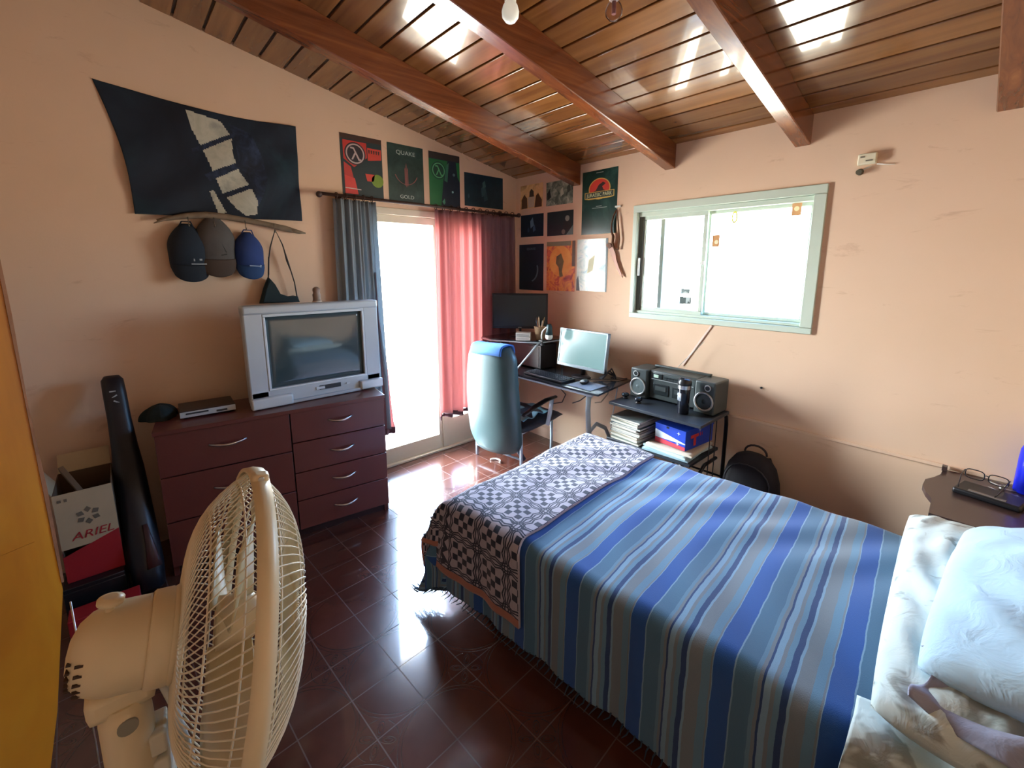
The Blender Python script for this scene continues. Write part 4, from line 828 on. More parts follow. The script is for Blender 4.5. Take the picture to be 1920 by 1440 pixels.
for sx in (-.036,.036):
    g_=MB(M).mat(M_fr); pts=[(sx+.030*math.copysign(abs(math.cos(R(a)))**.6,math.cos(R(a))),.02,.026+.021*math.copysign(abs(math.sin(R(a)))**.6,math.sin(R(a)))) for a in range(0,360,20)]; g_.tube(pts,.0022,6,close=True); rm=g_.build('rim',t)
    g_=MB(M).mat(M_glass); g_.prism([(p[0],p[2]) for p in pts],Matrix(((1,0,0,0),(0,0,-1,.021),(0,1,0,0),(0,0,0,1))),.001); g_.build('lens',rm)
    g_=MB(M).mat(M_fr); s_=1 if sx>0 else -1; g_.tube([(sx+s_*.032,.02,.038),(sx+s_*.030,-.04,.030),(sx+s_*.022,-.10,.006),(sx+s_*.018,-.12,.002)],.0022,6); g_.build('temple',t)
g_=MB(M).mat(M_fr); g_.tube([(-.008,.02,.030),(0,.02,.034),(.008,.02,.030)],.002,6); g_.build('bridge',t)
t=thing('keys','small bunch of shiny keys beside the eyeglasses','keys',(3.255,-.10,zt+.001))
for i,(a_,d_) in enumerate(((10,.0),(70,.004),(140,.008))):
    M=WM[t]@TR(z=.003+d_,rz=a_); g_=MB(M).mat(M_chrome); g_.lathe([(.010,-.001),(.010,.001)],14); g_.box((.028,0,0),(.038,.007,.002)); g_.build('key',t)
g_=MB(WM[t]).mat(M_chrome); g_.tube([(.012*math.cos(R(a)),.012*math.sin(R(a)),.014) for a in range(0,360,30)],.0012,6,close=True); g_.build('key_ring',t)
s=N('deep_blue_plastic'); s.b.inputs['Base Color'].default_value=lin((20,36,200)); s.b.inputs['Roughness'].default_value=.25; M_bl=s.m
t=thing('blue_bottle','deep blue tall bottle at the back right of the nightstand objects','bottle',(3.328,-.068,zt))
g_=MB().mat(M_bl); g_.lathe([(.040,0),(.044,.006),(.044,.15),(.042,.19),(.030,.225),(.014,.245),(.014,.27)],28,TR(3.328,-.068,zt+.001)); g_.build('body',t)
g_=MB().mat(M_bl); g_.lathe([(.016,0),(.016,.02),(.013,.022)],20,TR(3.328,-.068,zt+.27)); g_.build('lid',t)
# ================================================================ BACKPACK, CART, RADIO
M_bp=P('black_backpack_cloth',(20,18,30),.75,var=.25,vs=14,bump=.4,bs=60)
BP=thing('backpack','black backpack with a looped handle on the floor against the back wall','backpack',(2.27,-.15,0))
g_=MB().mat(M_bp)
prof=[(0,.128,.085),(.02,.150,.10),(.10,.160,.115),(.22,.160,.112),(.34,.150,.10),(.42,.128,.085),(.47,.095,.065),(.495,.05,.035),(.50,.01,.01)]
rings=[]
for z_,a_,b_ in prof:
    rings.append([g_.v((2.27+a_*math.copysign(abs(math.cos(t_))**.7,math.cos(t_)),-.14+b_*math.copysign(abs(math.sin(t_))**.7,math.sin(t_)),z_)) for t_ in [2*math.pi*i/28 for i in range(28)]])
g_.loft(rings); g_.build('body',BP)
g_=MB().mat(M_bp)
rings=[]
for z_,a_,b_ in ((.05,.10,.02),(.07,.122,.04),(.20,.122,.045),(.27,.11,.035),(.30,.08,.01)):
    rings.append([g_.v((2.27+a_*math.copysign(abs(math.cos(t_))**.6,math.cos(t_)),-.245+b_*math.sin(t_),z_)) for t_ in [2*math.pi*i/24 for i in range(24)]])
g_.loft(rings); pk=g_.build('front_pocket',BP)
g_=MB().mat(P('zip_dark',(46,44,54),.4)); g_.tube([(2.27+.125*math.sin(R(a)),-.235+.02*abs(math.sin(R(a))),.33+.125*math.cos(R(a))) for a in range(-100,101,20)],.0035,6); g_.build('zip',BP)
g_=MB().mat(P('handle_webbing',(44,34,38),.7)); g_.tube([(2.27+.062*math.cos(R(a)),-.10,.485+.050*math.sin(R(a))) for a in range(0,181,20)],(.008,.006),8); g_.build('handle',BP)
for sx in (-1,1): g_=MB().mat(M_bp); g_.tube([(2.27+sx*.05,-.035,.45),(2.27+sx*.10,-.025,.30),(2.27+sx*.15,-.04,.10),(2.27+sx*.17,-.07,.03)],(.006,.018),8); g_.build('shoulder_strap',BP)
# trolley
CT=thing('printer_cart','black metal trolley with two shelves between the desk and the backpack','trolley',(1.76,-.26,0))
x0,x1,y0,y1=1.445,2.085,-.46,-.07
M_cs=P('black_shelf_board',(42,48,56),.38,var=.08,spec=.5); M_tb=P('black_tube',(20,21,26),.3,.3)
g_=MB().mat(M_cs); g_.box(((x0+x1)/2,(y0+y1)/2,.688),(x1-x0,y1-y0,.020),bev=.004); g_.build('top_shelf',CT)
g_=MB().mat(M_cs); g_.box(((x0+x1)/2-.03,(y0+y1)/2+.0,.432),(x1-x0-.04,y1-y0-.0,.020),bev=.004); g_.build('lower_shelf',CT)
for xx in (x0+.035,x1-.02):
    g_=MB().mat(M_tb); g_.tube([(xx,y1+.02,.02),(xx,y1+.02,.60),(xx,y1+.01,.655),(xx,y1-.02,.673)],.012,10)
    g_.tube([(xx,y0+.05,.02),(xx,y0+.05,.30),(xx,y0+.08,.38),(xx,y0+.13,.41),(xx,y1-.10,.41)],.011,10)
    g_.tube([(xx,y1+.02,.06),(xx,y0+.05,.06)],.010,8); g_.build('side_frame',CT)
    for yy in (y1+.0,y0+.05): g_=MB().mat(M_black); g_.cyl((xx-.009,yy,.021),(xx+.009,yy,.021),.020,n=14); g_.build('castor',CT)
for k,(xa,sg) in enumerate(((x0+.035,1),(x1-.02,-1))):
    g_=MB().mat(M_tb); g_.tube([(xa,y0+.045,.16),(xa+sg*.01,y0+.045,.28),(xa+sg*.05,y0+.045,.37),(xa+sg*.13,y0+.045,.413)],.009,8); g_.tube([(xa+sg*.14,y0+.05,.41),(xa+sg*.20,y0+.05,.36),(xa+sg*.22,y0+.05,.28),(xa+sg*.18,y0+.05,.22),(xa+sg*.13,y0+.05,.25),(xa+sg*.14,y0+.05,.29)],.006,8); g_.build('scroll_brace',CT)
for yy in (-.20,-.28): g_=MB().mat(M_tb); g_.cyl((x1-.02,yy,.06),(x1-.02,yy,.68),.003,n=6); g_.build('wire_rod',CT)
g_=MB().mat(M_tb); g_.cyl((x0+.03,y1+.02,.24),(x1-.02,y1+.02,.24),.007,n=8); g_.build('cross_bar',CT)
# radio
M_rad=P('charcoal_radio_plastic',(66,74,74),.38,.1); M_radd=P('dark_radio_panel',(34,42,44),.3); M_chr=P('silver_trim',(190,196,196),.3,.5)
RD=thing('boombox','charcoal boombox radio with two round speakers on the trolley','radio',(1.765,-.15,.699),-1.5)
M=WM[RD]; hw=.30
g_=MB(M).mat(M_rad); g_.box((0,.02,.105),(2*hw-.26,.15,.200),bev=.012); g_.box((0,-.058,.105),(.32,.02,.18),bev=.004); g_.build('body',RD)
g_=MB(M).mat(M_rad); g_.box((0,.06,.216),(.40,.03,.012),bev=.005); g_.build('carry_handle',RD)
g_=MB(M).mat(M_chr); g_.box((0,-.070,.150),(.30,.006,.004)); g_.build('trim_line',RD)
g_=MB(M).mat(M_radd); g_.box((-.105,-.070,.172),(.070,.008,.036),bev=.002); dp=g_.build('display',RD); g_=MB(M).mat(P('pale_display',(190,214,196),.3)); g_.box((-.112,-.0745,.173),(.036,.003,.020)); g_.build('screen',dp)
g_=MB(M).mat(M_radd)
for i in range(7): g_.box((-.045+i*.026,-.069,.172),(.018,.006,.010)); g_.box((-.045+i*.026,-.069,.158),(.018,.006,.006))
g_.build('buttons',RD)
for sx in (-.075,.065): g_=MB(M).mat(M_radd); g_.box((sx,-.070,.085),(.115,.006,.075),bev=.003); g_.mat(M_rad); g_.box((sx,-.074,.092),(.08,.004,.03)); g_.build('cassette_door',RD)
for sx in (-1,1):
    g_=MB(M).mat(M_rad); c_=(sx*(hw-.065),.0,.105); g_.box(c_,(.128,.19,.205),bev=.010); g_.build('speaker_box',RD)
    sp_=[o_ for o_ in bpy.data.objects if o_.name.startswith('speaker_box')][-1]
    Mx=M@Matrix.Translation((sx*(hw-.065),-.096,.082))@Euler((R(90),0,0)).to_matrix().to_4x4()
    g_=MB(Mx).mat(M_chr); g_.lathe([(.056,0),(.062,.004),(.060,.010),(.053,.010),(.050,.004)],32,None,False); g_.mat(M_radd if sx>0 else P('silvered_cone',(120,134,136),.3,.4)); g_.lathe([(.052,.003),(.030,-.004),(.018,.002),(.001,.006)],32); g_.build('speaker_cone',RD)
    Mx=M@Matrix.Translation((sx*(hw-.045),-.096,.170))@Euler((R(90),0,0)).to_matrix().to_4x4()
    g_=MB(Mx).mat(M_chr); g_.lathe([(.018,0),(.021,.004),(.019,.007),(.014,.005)],20,None,False); g_.mat(M_radd); g_.lathe([(.015,.004),(.001,.002)],20); g_.build('tweeter',RD)
g_=MB(M).mat(M_chr); g_.tube([(-.06,.075,.205),(.05,.09,.34),(.115,.10,.42)],.0018,6); g_.build('antenna',RD)
# travel mug
t=thing('travel_mug','tall black travel mug with a grey label in front of the radio','mug',(1.905,-.325,.699))
M=WM[t]; g_=MB(M).mat(P('glossy_black_mug',(22,24,32),.18)); g_.lathe([(.032,0),(.034,.004),(.036,.12),(.038,.18),(.036,.185)],28); g_.build('cup',t)
g_=MB(M).mat(M_black); g_.lathe([(.040,.183),(.042,.188),(.042,.205),(.036,.215),(.034,.222),(.001,.223)],28); g_.box((-.012,-.01,.226),(.022,.014,.010),bev=.003); g_.build('lid',t)
g_=MB(M).mat(M_chrome); g_.lathe([(.0395,.160),(.0395,.183)],28,None,False); g_.build('metal_band',t)
g_=MB(M).mat(pc((150,156,166))); g_.grid(10,2,lambda u,v:(.0375*math.cos(R(-165+80*u)),.0375*math.sin(R(-165+80*u)),.085+.05*v),.001); g_.mat(pc((220,224,228)))
for k in range(3): a=R(-140+k*14); g_.box((.0385*math.cos(a),.0385*math.sin(a),.122-.01*k),(.004,.004,.010))
g_.build('label_sticker',t)
# two small shiny things (sunglasses-like ball casters): loudspeaker domes
for nm,lab,xx,yy in (('small_ornament','small glossy dark dome at the far left end of the trolley top',1.478,-.315),('small_ornament','small glossy dark dome with pointed stand, right of the other dome on the trolley',1.600,-.345)):
    t=thing(nm,lab,'ornament',(xx,yy,.699),group='glossy domes in front of the radio'); M=WM[t]
    g_=MB(M).mat(P('glossy_dark_dome',(40,50,60),.08,.4) if 'glossy_dark_dome' not in bpy.data.materials else bpy.data.materials['glossy_dark_dome']); g_.ball((0,0,.026),(.026,.026,.016)); g_.build('dome',t)
    g_=MB(M).mat(M_black); g_.lathe([(.020,0),(.022,.004),(.010,.012)],16); g_.build('stand',t)
# magazines
rnd=random.Random(9)
cols=[(188,196,184),(150,168,160),(204,206,190),(170,150,120),(120,150,160),(196,200,196),(140,130,110),(210,210,200),(96,120,130),(180,190,180),(206,196,170),(130,140,140)]
z_=.443
for i in range(12):
    th=.010+.006*rnd.random(); M=TR(1.575+rnd.uniform(-.008,.008)-.0,-.30+rnd.uniform(-.01,.01),z_+th/2,rz=rnd.uniform(-4,4)-4)
    g_=MB(M).mat(pc(cols[i],rough=.5)); g_.box((0,0,th/2-.0008),(.225,.29,.0012)); g_.box((0,0,-th/2+.0008),(.225,.29,.0012)); g_.box((-.1115,0,0),(.0015,.29,th-.001)); g_.mat(pc((214,210,196))); g_.box((.001,0,0),(.219,.284,th-.0024))
    lab=['bottom magazine of the stack on the lower trolley shelf','topmost magazine with a mottled cover in the trolley stack'][i==11] if i in (0,11) else None
    names={1:'second from the bottom',2:'third from the bottom',3:'fourth from the bottom, brownish',4:'fifth from the bottom, bluish',5:'sixth from the bottom',6:'sixth from the top',7:'fifth from the top',8:'fourth from the top, blue grey',9:'third from the top',10:'second from the top'}
    g_.build('magazine',label=lab or 'magazine in the trolley stack, '+names[i],cat='magazine',group='magazines on the lower trolley shelf'); z_+=th+.0006
# shoe box and papers under it
z_=.443
for i,(cx_,cy_,rz_,c_,lab) in enumerate(((1.86,-.30,3,(150,180,190),'lowest loose paper sheaf under the blue shoe box'),(1.87,-.29,-5,(178,200,204),'middle loose paper sheaf under the blue shoe box'),(1.875,-.28,2,(206,196,180),'upper loose paper sheaf under the blue shoe box'))):
    g_=MB(TR(cx_,cy_,z_,rz=rz_)).mat(pc(c_,rough=.6)); g_.grid(12,12,lambda u,v:(-.15+.30*u,-.16+.31*v,.014+.004*math.sin(6*u+i)*math.sin(5*v)*0+.0),.012); g_.build('paper_sheaf',label=lab,cat='papers',group='papers on the lower trolley shelf'); z_+=.0145
SB=thing('shoe_box','blue, white and red shoe box with stars on the lower trolley shelf','box',(1.88,-.24,.490),-6)
M=WM[SB]; M_sb=P('shoebox_blue',(28,64,176),.4); w,d,h=.215,.30,.125
g_=MB(M).mat(M_sb); 
for a in (((0,-d/2,h/2),(w,.004,h)),((0,d/2,h/2),(w,.004,h)),((-w/2,0,h/2),(.004,d,h)),((w/2,0,h/2),(.004,d,h)),((0,0,.003),(w,d,.004))): g_.box(*a)
g_.build('carton',SB)
g_=MB(M@TR(rx=2)).mat(M_sb); g_.box((0,.004,h+.004),(w+.008,d+.008,.004)); g_.box((0,d/2+.008,h-.008),(w+.008,.003,.024)); g_.build('lid',SB)
g_=MB(M).mat(pc((214,224,232))); F_=Matrix(((1,0,0,0),(0,0,-1,-d/2-.0022),(0,1,0,0),(0,0,0,1))); g_.prism([(-w/2,.032),(-w/2,.085),(w/2,.045),(w/2,.040)],F_,.0008); g_.mat(pc((206,62,76))); g_.prism([(-w/2,.0),(-w/2,.032),(w/2,.022),(w/2,.0)],F_,.0009)
g_.mat(pc((220,226,236)))
def star(mb,Mq,cx_,cy_,r_): mb.prism([(cx_+(r_ if k%2==0 else r_*.3)*math.cos(R(45*k+90)),cy_+(r_ if k%2==0 else r_*.3)*math.sin(R(45*k+90))) for k in range(8)],Mq,.0012)
star(g_,F_,w*.28,.098,.013); star(g_,F_@TR(z=.0004),w*.26,.030,.012); g_.mat(M_black); g_.box((-w*.08,h-.010,.0006),(.020,.014,.001),F_)
G_=Matrix(((0,0,1,w/2+.0022),(1,0,0,0),(0,1,0,0),(0,0,0,1))); g_.mat(pc((204,52,48))); g_.box((-.055,.078,.0005),(.085,.020,.001),G_); g_.box((-.052,.042,.0005),(.026,.056,.001),G_); g_.box((.005,.078,.0005),(.010,.022,.001),G_); g_.box((.025,.078,.0005),(.008,.022,.001),G_); g_.mat(pc((180,190,220))); star(g_,G_,.0,.108,.015); g_.build('print',SB)
# thing under the shelf: dark coil of cable and small cream box
g_=MB().mat(M_black); g_.tube([(1.80+.055*math.cos(R(a*2))*(1+.1*math.sin(a)),-.28+.055*math.sin(R(a*2)),.03+.006*(a//180)+.02) for a in range(0,720,12)],.006,6); g_.build('cable_coil',label='black coiled cable on the floor under the trolley',cat='cable')
# ================================================================ DESK CORNER
M_desk=P('dark_desk_glass',(44,48,54),.15,coat=.5); M_met=P('silver_blue_metal',(190,206,216),.3,.15)
DK=thing('desk','dark topped corner desk with silver curved legs under the corner posters','desk',(.75,-.28,0))
g_=MB().mat(M_desk); g_.prism([(.15,-.03),(.15,-.56),(.62,-.56),(1.33,-.545),(1.41,-.535),(1.335,-.03)],TR(z=.738),.014); g_.build('desk_top',DK)
g_=MB().mat(M_met); g_.tube([(.17,-.55,.730),(.62,-.55,.730),(1.36,-.535,.730)],(.010,.010),8); g_.tube([(.17,-.05,.73),(1.30,-.05,.73)],.010,8); g_.build('rail',DK)
def dleg(x,flip=False):
    g_=MB().mat(M_met); g_.tube([(x+.06,-.50,.735),(x+.035,-.475,.60),(x+.02,-.44,.42),(x+.01,-.39,.22),(x,-.33,.015)],(.028,.010),8); g_.build('leg',DK)
    g_=MB().mat(M_met); g_.tube([(x+.02,-.43,.42),(x+.02,-.35,.46),(x+.02,-.24,.40),(x+.015,-.14,.25),(x+.01,-.09,.10),(x,-.08,.012)],(.010,.016),8); g_.build('leg',DK)
    g_=MB().mat(M_met); g_.cyl((x+.0,-.06,.735),(x-.03,-.10,.36),.004,n=6); g_.build('tie_rod',DK)
dleg(1.245); dleg(.155)
# raised corner shelf
g_=MB().mat(M_desk); g_.prism([(.15,-.03),(.15,-.54),(.30,-.56),(.66,-.36),(.70,-.03)],TR(z=.990),.012); g_.build('raised_shelf',DK)
g_=MB().mat(M_met); g_.tube([(.15,-.545,.988),(.30,-.565,.988),(.665,-.365,.988),(.705,-.06,.988)],.006,8); g_.build('rail',DK)
g_=MB().mat(M_met); g_.tube([(.665,-.36,.985),(.60,-.44,.86),(.535,-.50,.752)],(.012,.008),8); g_.build('shelf_strut',DK)
g_=MB().mat(M_met); g_.tube([(.18,-.50,.985),(.18,-.50,.752)],(.010,.008),8); g_.build('shelf_strut',DK)
g_=MB().mat(M_met); g_.tube([(.66,-.06,.985),(.66,-.06,.752)],(.010,.008),8); g_.build('shelf_strut',DK)
# black flat monitor on the corner shelf
def screen_thing(name,label,loc,rz,w,h,z0,tilt,mframe,mscreen,standh,bz=.014,foot=.11,bot=.02):
    t=thing(name,label,'monitor',loc,rz); M=WM[t]@Matrix.Translation((0,0,z0))@Euler((R(tilt),0,0)).to_matrix().to_4x4()
    g_=MB(M).mat(mframe)
    for a in (((0,0,h-bz/2),(w,.03,bz)),((0,0,bot/2),(w,.03,bot)),((-w/2+bz/2,0,h/2),(bz,.03,h)),((w/2-bz/2,0,h/2),(bz,.03,h))): g_.box(*a,bev=.002,seg=1)
    g_.box((0,.012,h/2),(w-.01,.022,h-.01)); g_.box((0,.032,h/2),(w*.6,.03,h*.6),bev=.01); g_.build('housing',t)
    g_=MB(M).mat(mscreen); g_.box((0,-.006,(h+bot-bz)/2),(w-2*bz+.002,.010,h-bot-bz+.002)); g_.build('screen',t)
    g_=MB(M).mat(pc((150,158,160))); g_.box((0,-.0155,bot/2),(.03,.002,.006)); g_.build('maker_badge',t)
    g_=MB(WM[t]).mat(M_black); g_.tube([(0,.03,.008),(0,.035,z0*.6+.01),(0,.03,z0+.04)],(.028,.010),8); g_.build('stand_neck',t)
    g_=MB(WM[t]).mat(M_black); g_.lathe([(foot,0),(foot,.004),(foot*.6,.010),(.02,.013)],28,TR(0,.01,0)@Matrix.Diagonal((1,.7,1,1))); g_.build('stand_foot',t)
    return t
M_off=P('switched_off_screen',(34,46,50),.28,spec=.6)
screen_thing('monitor','large black switched-off monitor on the raised corner shelf',(.395,-.315,1.002),42,.475,.30,.075,0,M_black,M_off,0,foot=.09)
s=N('lit_monitor_screen'); v=s.obj(); em=s.add('ShaderNodeEmission'); n=s.noise(v,3,2); s.l(s.mix(n,lin((150,204,212)),lin((186,226,224))),em.inputs[0]); em.inputs[1].default_value=.22
gl=s.add('ShaderNodeBsdfGlossy'); gl.inputs[1].default_value=.25; mx=s.add('ShaderNodeMixShader'); mx.inputs[0].default_value=.06; s.l(em.outputs[0],mx.inputs[1]); s.l(gl.outputs[0],mx.inputs[2]); s.l(mx.outputs[0],s.out.inputs[0]); M_lit=s.m
screen_thing('monitor','pale lit monitor with silver frame on the right half of the desk',(1.02,-.25,.753),0,.47,.30,.065,-7,P('silver_monitor_frame',(150,164,170),.35,.3),M_lit,0,bz=.013,bot=.024,foot=.085)
# computer tower, keyboard, mouse, mat
t=thing('computer_tower','black computer tower standing on the desk under the raised shelf','computer',(.36,-.22,.753))
g_=MB().mat(P('black_case_steel',(22,26,34),.35)); g_.box((.45,-.22,.755+.105),(.40,.19,.20),bev=.004); g_.build('case',t)
g_=MB().mat(M_dark); g_.box((.45,-.317,.755+.105),(.36,.006,.17),bev=.002); g_.build('front_panel',t)
M_key=P('navy_black_keys',(26,34,48),.4)
def kbd(name,label,loc,rz,w,d,nx,ny,cat='keyboard',group=None):
    t=thing(name,label,cat,loc,rz,group); M=WM[t]; g_=MB(M).mat(M_black); g_.box((0,0,.009),(w,d,.016),bev=.004); b_=g_.build('base',t)
    g_=MB(M).mat(M_key); kx,ky=(w-.02)/nx,(d-.03)/ny
    for i in range(nx):
        for j in range(ny): g_.box((-w/2+.01+kx*(i+.5),-d/2+.012+ky*(j+.5),.0205),(kx*.82,ky*.8,.007),taper=.85)
    g_.build('keys',t,kind='stuff'); return t
kbd('keyboard','long black computer keyboard along the front edge of the desk',(.86,-.44,.753),-2,.42,.15,20,6)
kbd('keyboard','smaller dark keyboard between the long one and the pale monitor',(1.03,-.335,.753) if False else (.98,-.325,.753),-8,.16,.06,8,3) if False else None
g_=MB().mat(P('photo_mouse_mat',(120,132,150),.5,var=.5,vs=25)); g_.box((1.215,-.415,.7545),(.215,.185,.003),TR(),bev=.001); g_.mat(M_black); g_.box((1.215,-.415,.7528),(.235,.205,.0012)); g_.build('mouse_mat',label='grey picture mouse mat with dark border at the right of the keyboard',cat='mouse mat')
t=thing('computer_mouse','dark computer mouse with light buttons on the picture mat','mouse',(1.175,-.39,.7565),10)
M=WM[t]; g_=MB(M).mat(M_black); g_.ball((0,0,.014),(.030,.052,.018)); g_.build('shell',t); g_=MB(M).mat(M_sil); g_.ball((0,-.030,.022),(.018,.018,.008)); g_.build('button_plate',t)
g_=MB().mat(M_black); g_.tube([(1.17,-.34,.77),(1.16,-.27,.765),(1.20,-.20,.760),(1.28,-.12,.760),(1.30,-.03,.757)],.003,6); g_.build('mouse_cable',label='black mouse cable curling to the wall on the desk',cat='cable')
# clutter right of the stand
g_=MB().mat(P('dark_cable_bundle',(40,40,48),.6,var=.3)); 
for k in range(3): g_.tube([(1.18+.012*k,-.22,.765),(1.20+.02*k,-.15,.80+.02*k),(1.24,-.10,.775),(1.27-.02*k,-.14,.765)],.007,8)
g_.build('cable_bundle',label='tangle of dark cables behind the mouse, beside the pale monitor',cat='cables')
# cd cases and pencil pot on the shelf
for i,(c_,lab) in enumerate((((216,216,210),'lower white disc case stack block on the raised shelf'),((196,200,198),'upper white disc case stack block on the raised shelf'))):
    g_=MB(TR(.53,-.40,1.0035+.032*i,rz=42)).mat(pc(c_)); g_.box((0,0,.0155),(.12,.10,.030),bev=.003); g_.mat(M_dark); g_.box((0,-.0502,.0155),(.10,.001,.003)); g_.build('disc_box',label=lab,cat='box',group='white boxes on the raised shelf')
t=thing('pencil_pot','woven straw pot full of pens on the raised shelf','pot',(.62,-.30,1.003))
M=WM[t]; M_str=P('woven_straw',(150,124,92),.8,var=.35,vs=90,bump=.8,bs=120); g_=MB(M).mat(M_str); g_.lathe([(.030,0),(.034,.01),(.046,.10),(.049,.112),(.044,.112),(.036,.03),(.001,.02)],24); g_.build('pot',t)
for i,(a_,b_,c_,h_,lab) in enumerate(((-16,8,(180,150,110),.17,'tan pen leaning left in the straw pot'),(12,-10,(60,70,80),.16,'grey pen in the middle of the straw pot'),(20,14,(210,190,150),.185,'pale pen leaning right in the straw pot'),(-4,-18,(150,110,80),.165,'brown pen at the back of the straw pot'),(6,20,(200,196,180),.15,'short white pen in the straw pot'))):
    g_=MB(M@TR(math.sin(R(b_))*.02,-math.sin(R(a_))*.012,.024,rx=a_*.7,ry=b_*.7)).mat(pc(c_)); g_.cyl((0,0,0),(0,0,h_-.02),.0035,n=8); g_.cyl((0,0,h_-.02),(0,0,h_),.0042,.001,n=8); g_.build('pen',label=lab,cat='pen',group='pens in the straw pot')
# clip lamp with gooseneck
t=thing('desk_lamp','clip-on gooseneck lamp with a white bulb at the right end of the raised shelf','lamp',(.685,-.34,.985))
g_=MB().mat(M_dark); g_.box((.69,-.345,1.008),(.045,.035,.012),bev=.003); g_.box((.69,-.345,.976),(.04,.03,.010),bev=.003); g_.cyl((.69,-.345,.965),(.69,-.345,1.02),.007,n=10); g_.ball((.71,-.365,.990),.010); g_.build('clamp',t)
g_=MB().mat(M_white); g_.tube([(.69,-.345,1.015),(.685,-.345,1.05),(.695,-.345,1.085),(.725,-.345,1.115),(.765,-.345,1.133)],.006,8); g_.build('gooseneck',t)
g_=MB().mat(P('dark_teal_socket',(26,54,58),.4)); g_.tube([(.765,-.345,1.150),(.772,-.345,1.13),(.770,-.345,1.10),(.768,-.345,1.068)],[.018,.022,.025,.030],16); sk=g_.build('lamp_socket',t)
g_=MB().mat(P('milky_bulb',(232,232,222),.3)); g_.ball((.768,-.345,1.052),(.031,.031,.029)); g_.build('bulb',t)
# cables hanging under the desk
for pts,lab in (([(.55,-.04,.71),(.62,-.05,.55),(.70,-.05,.50),(.66,-.05,.42),(.55,-.05,.38)],'dark cable looping behind the chair under the desk'),([(1.05,-.035,.71),(1.00,-.05,.60),(.86,-.05,.48),(.78,-.05,.44)],'black cable slanting down the wall under the pale monitor'),([(1.16,-.035,.71),(1.14,-.05,.60),(1.08,-.05,.52),(1.02,-.05,.50)],'thin beige cable hanging under the right half of the desk')):
    g_=MB().mat(M_black if 'beige' not in lab else pc((150,130,104))); g_.tube(pts,.005,6); g_.build('hanging_cable',label=lab,cat='cable',group='cables under the desk')
# ---------------------------------------------------------------- chair
M_lth=P('worn_green_grey_leather',(56,80,82),.42,var=.10,vs=3,bump=.15,bs=30,coat=.1); M_lthd=P('dark_blue_leather',(36,48,64),.45,var=.12)
CHR=thing('office_chair','grey green padded office chair with silver legs seen from behind at the desk','chair',(.56,-.62,0),8)
M=WM[CHR]   # local: facing +y, back at -y
def backf(u,v,front):
    a=2*u-1; z=.17+.84*v; 
    w=.275*(1-.10*(v-.35)**2*4-.28*max(0,(v-.88)/.12)**2*.7-.24*max(0,(.14-v)/.14)**2); 
    th=.065*(1-abs(a)**4)**.5*(1-.35*max(0,(v-.9)/.1)**2)
    bow=-.03-.05*math.sin(v*2.2)-.02*a*a*(-1)
    return (a*w, -.12+bow+(th if front else -th)+.02*a*a, z)
g_=MB(M).mat(M_lth); g_.grid(22,26,lambda u,v:backf(u,v,False)); g_.mat(M_lthd); g_.grid(22,26,lambda u,v:backf(1-u,v,True))
# side, top and bottom closing strips
g_.mat(M_lthd); 
for ed in (0,1): g_.grid(3,26,lambda u,v,ed=ed:[backf(ed,v,False)[k]*(1-u)+backf(ed,v,True)[k]*u for k in range(3)])
for ed in (0,1): g_.grid(22,3,lambda u,v,ed=ed:[backf(u,ed,False)[k]*(1-v)+backf(u,ed,True)[k]*v for k in range(3)])
bmesh.ops.remove_doubles(g_.bm,verts=g_.bm.verts,dist=.001); g_.build('backrest',CHR)
g_=MB(M).mat(M_lthd); 
def seatf(u,v,top):
    a=2*u-1; b_=2*v-1; e=((1-abs(a)**4)*(1-abs(b_)**4))**.4; return (a*.27,.16+b_*.27,.36+(.05*e if top else -.05*e)+.008*math.sin(6*a+2*b_)*e*top)
g_.grid(16,16,lambda u,v:seatf(u,v,1)); g_.grid(16,16,lambda u,v:seatf(1-u,v,0)); bmesh.ops.remove_doubles(g_.bm,verts=g_.bm.verts,dist=.001); g_.build('seat',CHR)
for sx in (-1,1):
    g_=MB(M).mat(M_black); g_.tube([(sx*.285,-.13,.50),(sx*.30,.0,.545),(sx*.305,.14,.565),(sx*.30,.27,.56)],[(.018,.012),(.024,.014),(.026,.014),(.018,.012)],10); ar=g_.build('armrest',CHR)
    g_=MB(M).mat(M_met); g_.tube([(sx*.30,.22,.555),(sx*.295,.20,.44),(sx*.285,.18,.34)],(.010,.020),8); g_.build('armrest_post',ar)
for sx in (-.29,.20):
    for yy in (-.05,.36): g_=MB(M).mat(M_met); g_.tube([(sx,yy,.006),(sx,yy,.33)],(.010,.014),8); g_.build('leg',CHR)
g_=MB(M).mat(M_met); g_.tube([(-.29,-.05,.095),(.20,-.05,.095)],.009,8); g_.build('rear_bar',CHR)
g_=MB(M).mat(M_met); g_.tube([(-.29,-.05,.31),(-.29,.36,.31),(.20,.36,.31),(.20,-.05,.31)],.009,8,close=True); g_.build('seat_frame',CHR)
g_=MB(M).mat(M_lthd); g_.tube([(.20,-.02,.09),(.06,.05,.14),(-.10,.15,.25)],(.02,.02),8); g_.build('recline_link',CHR)
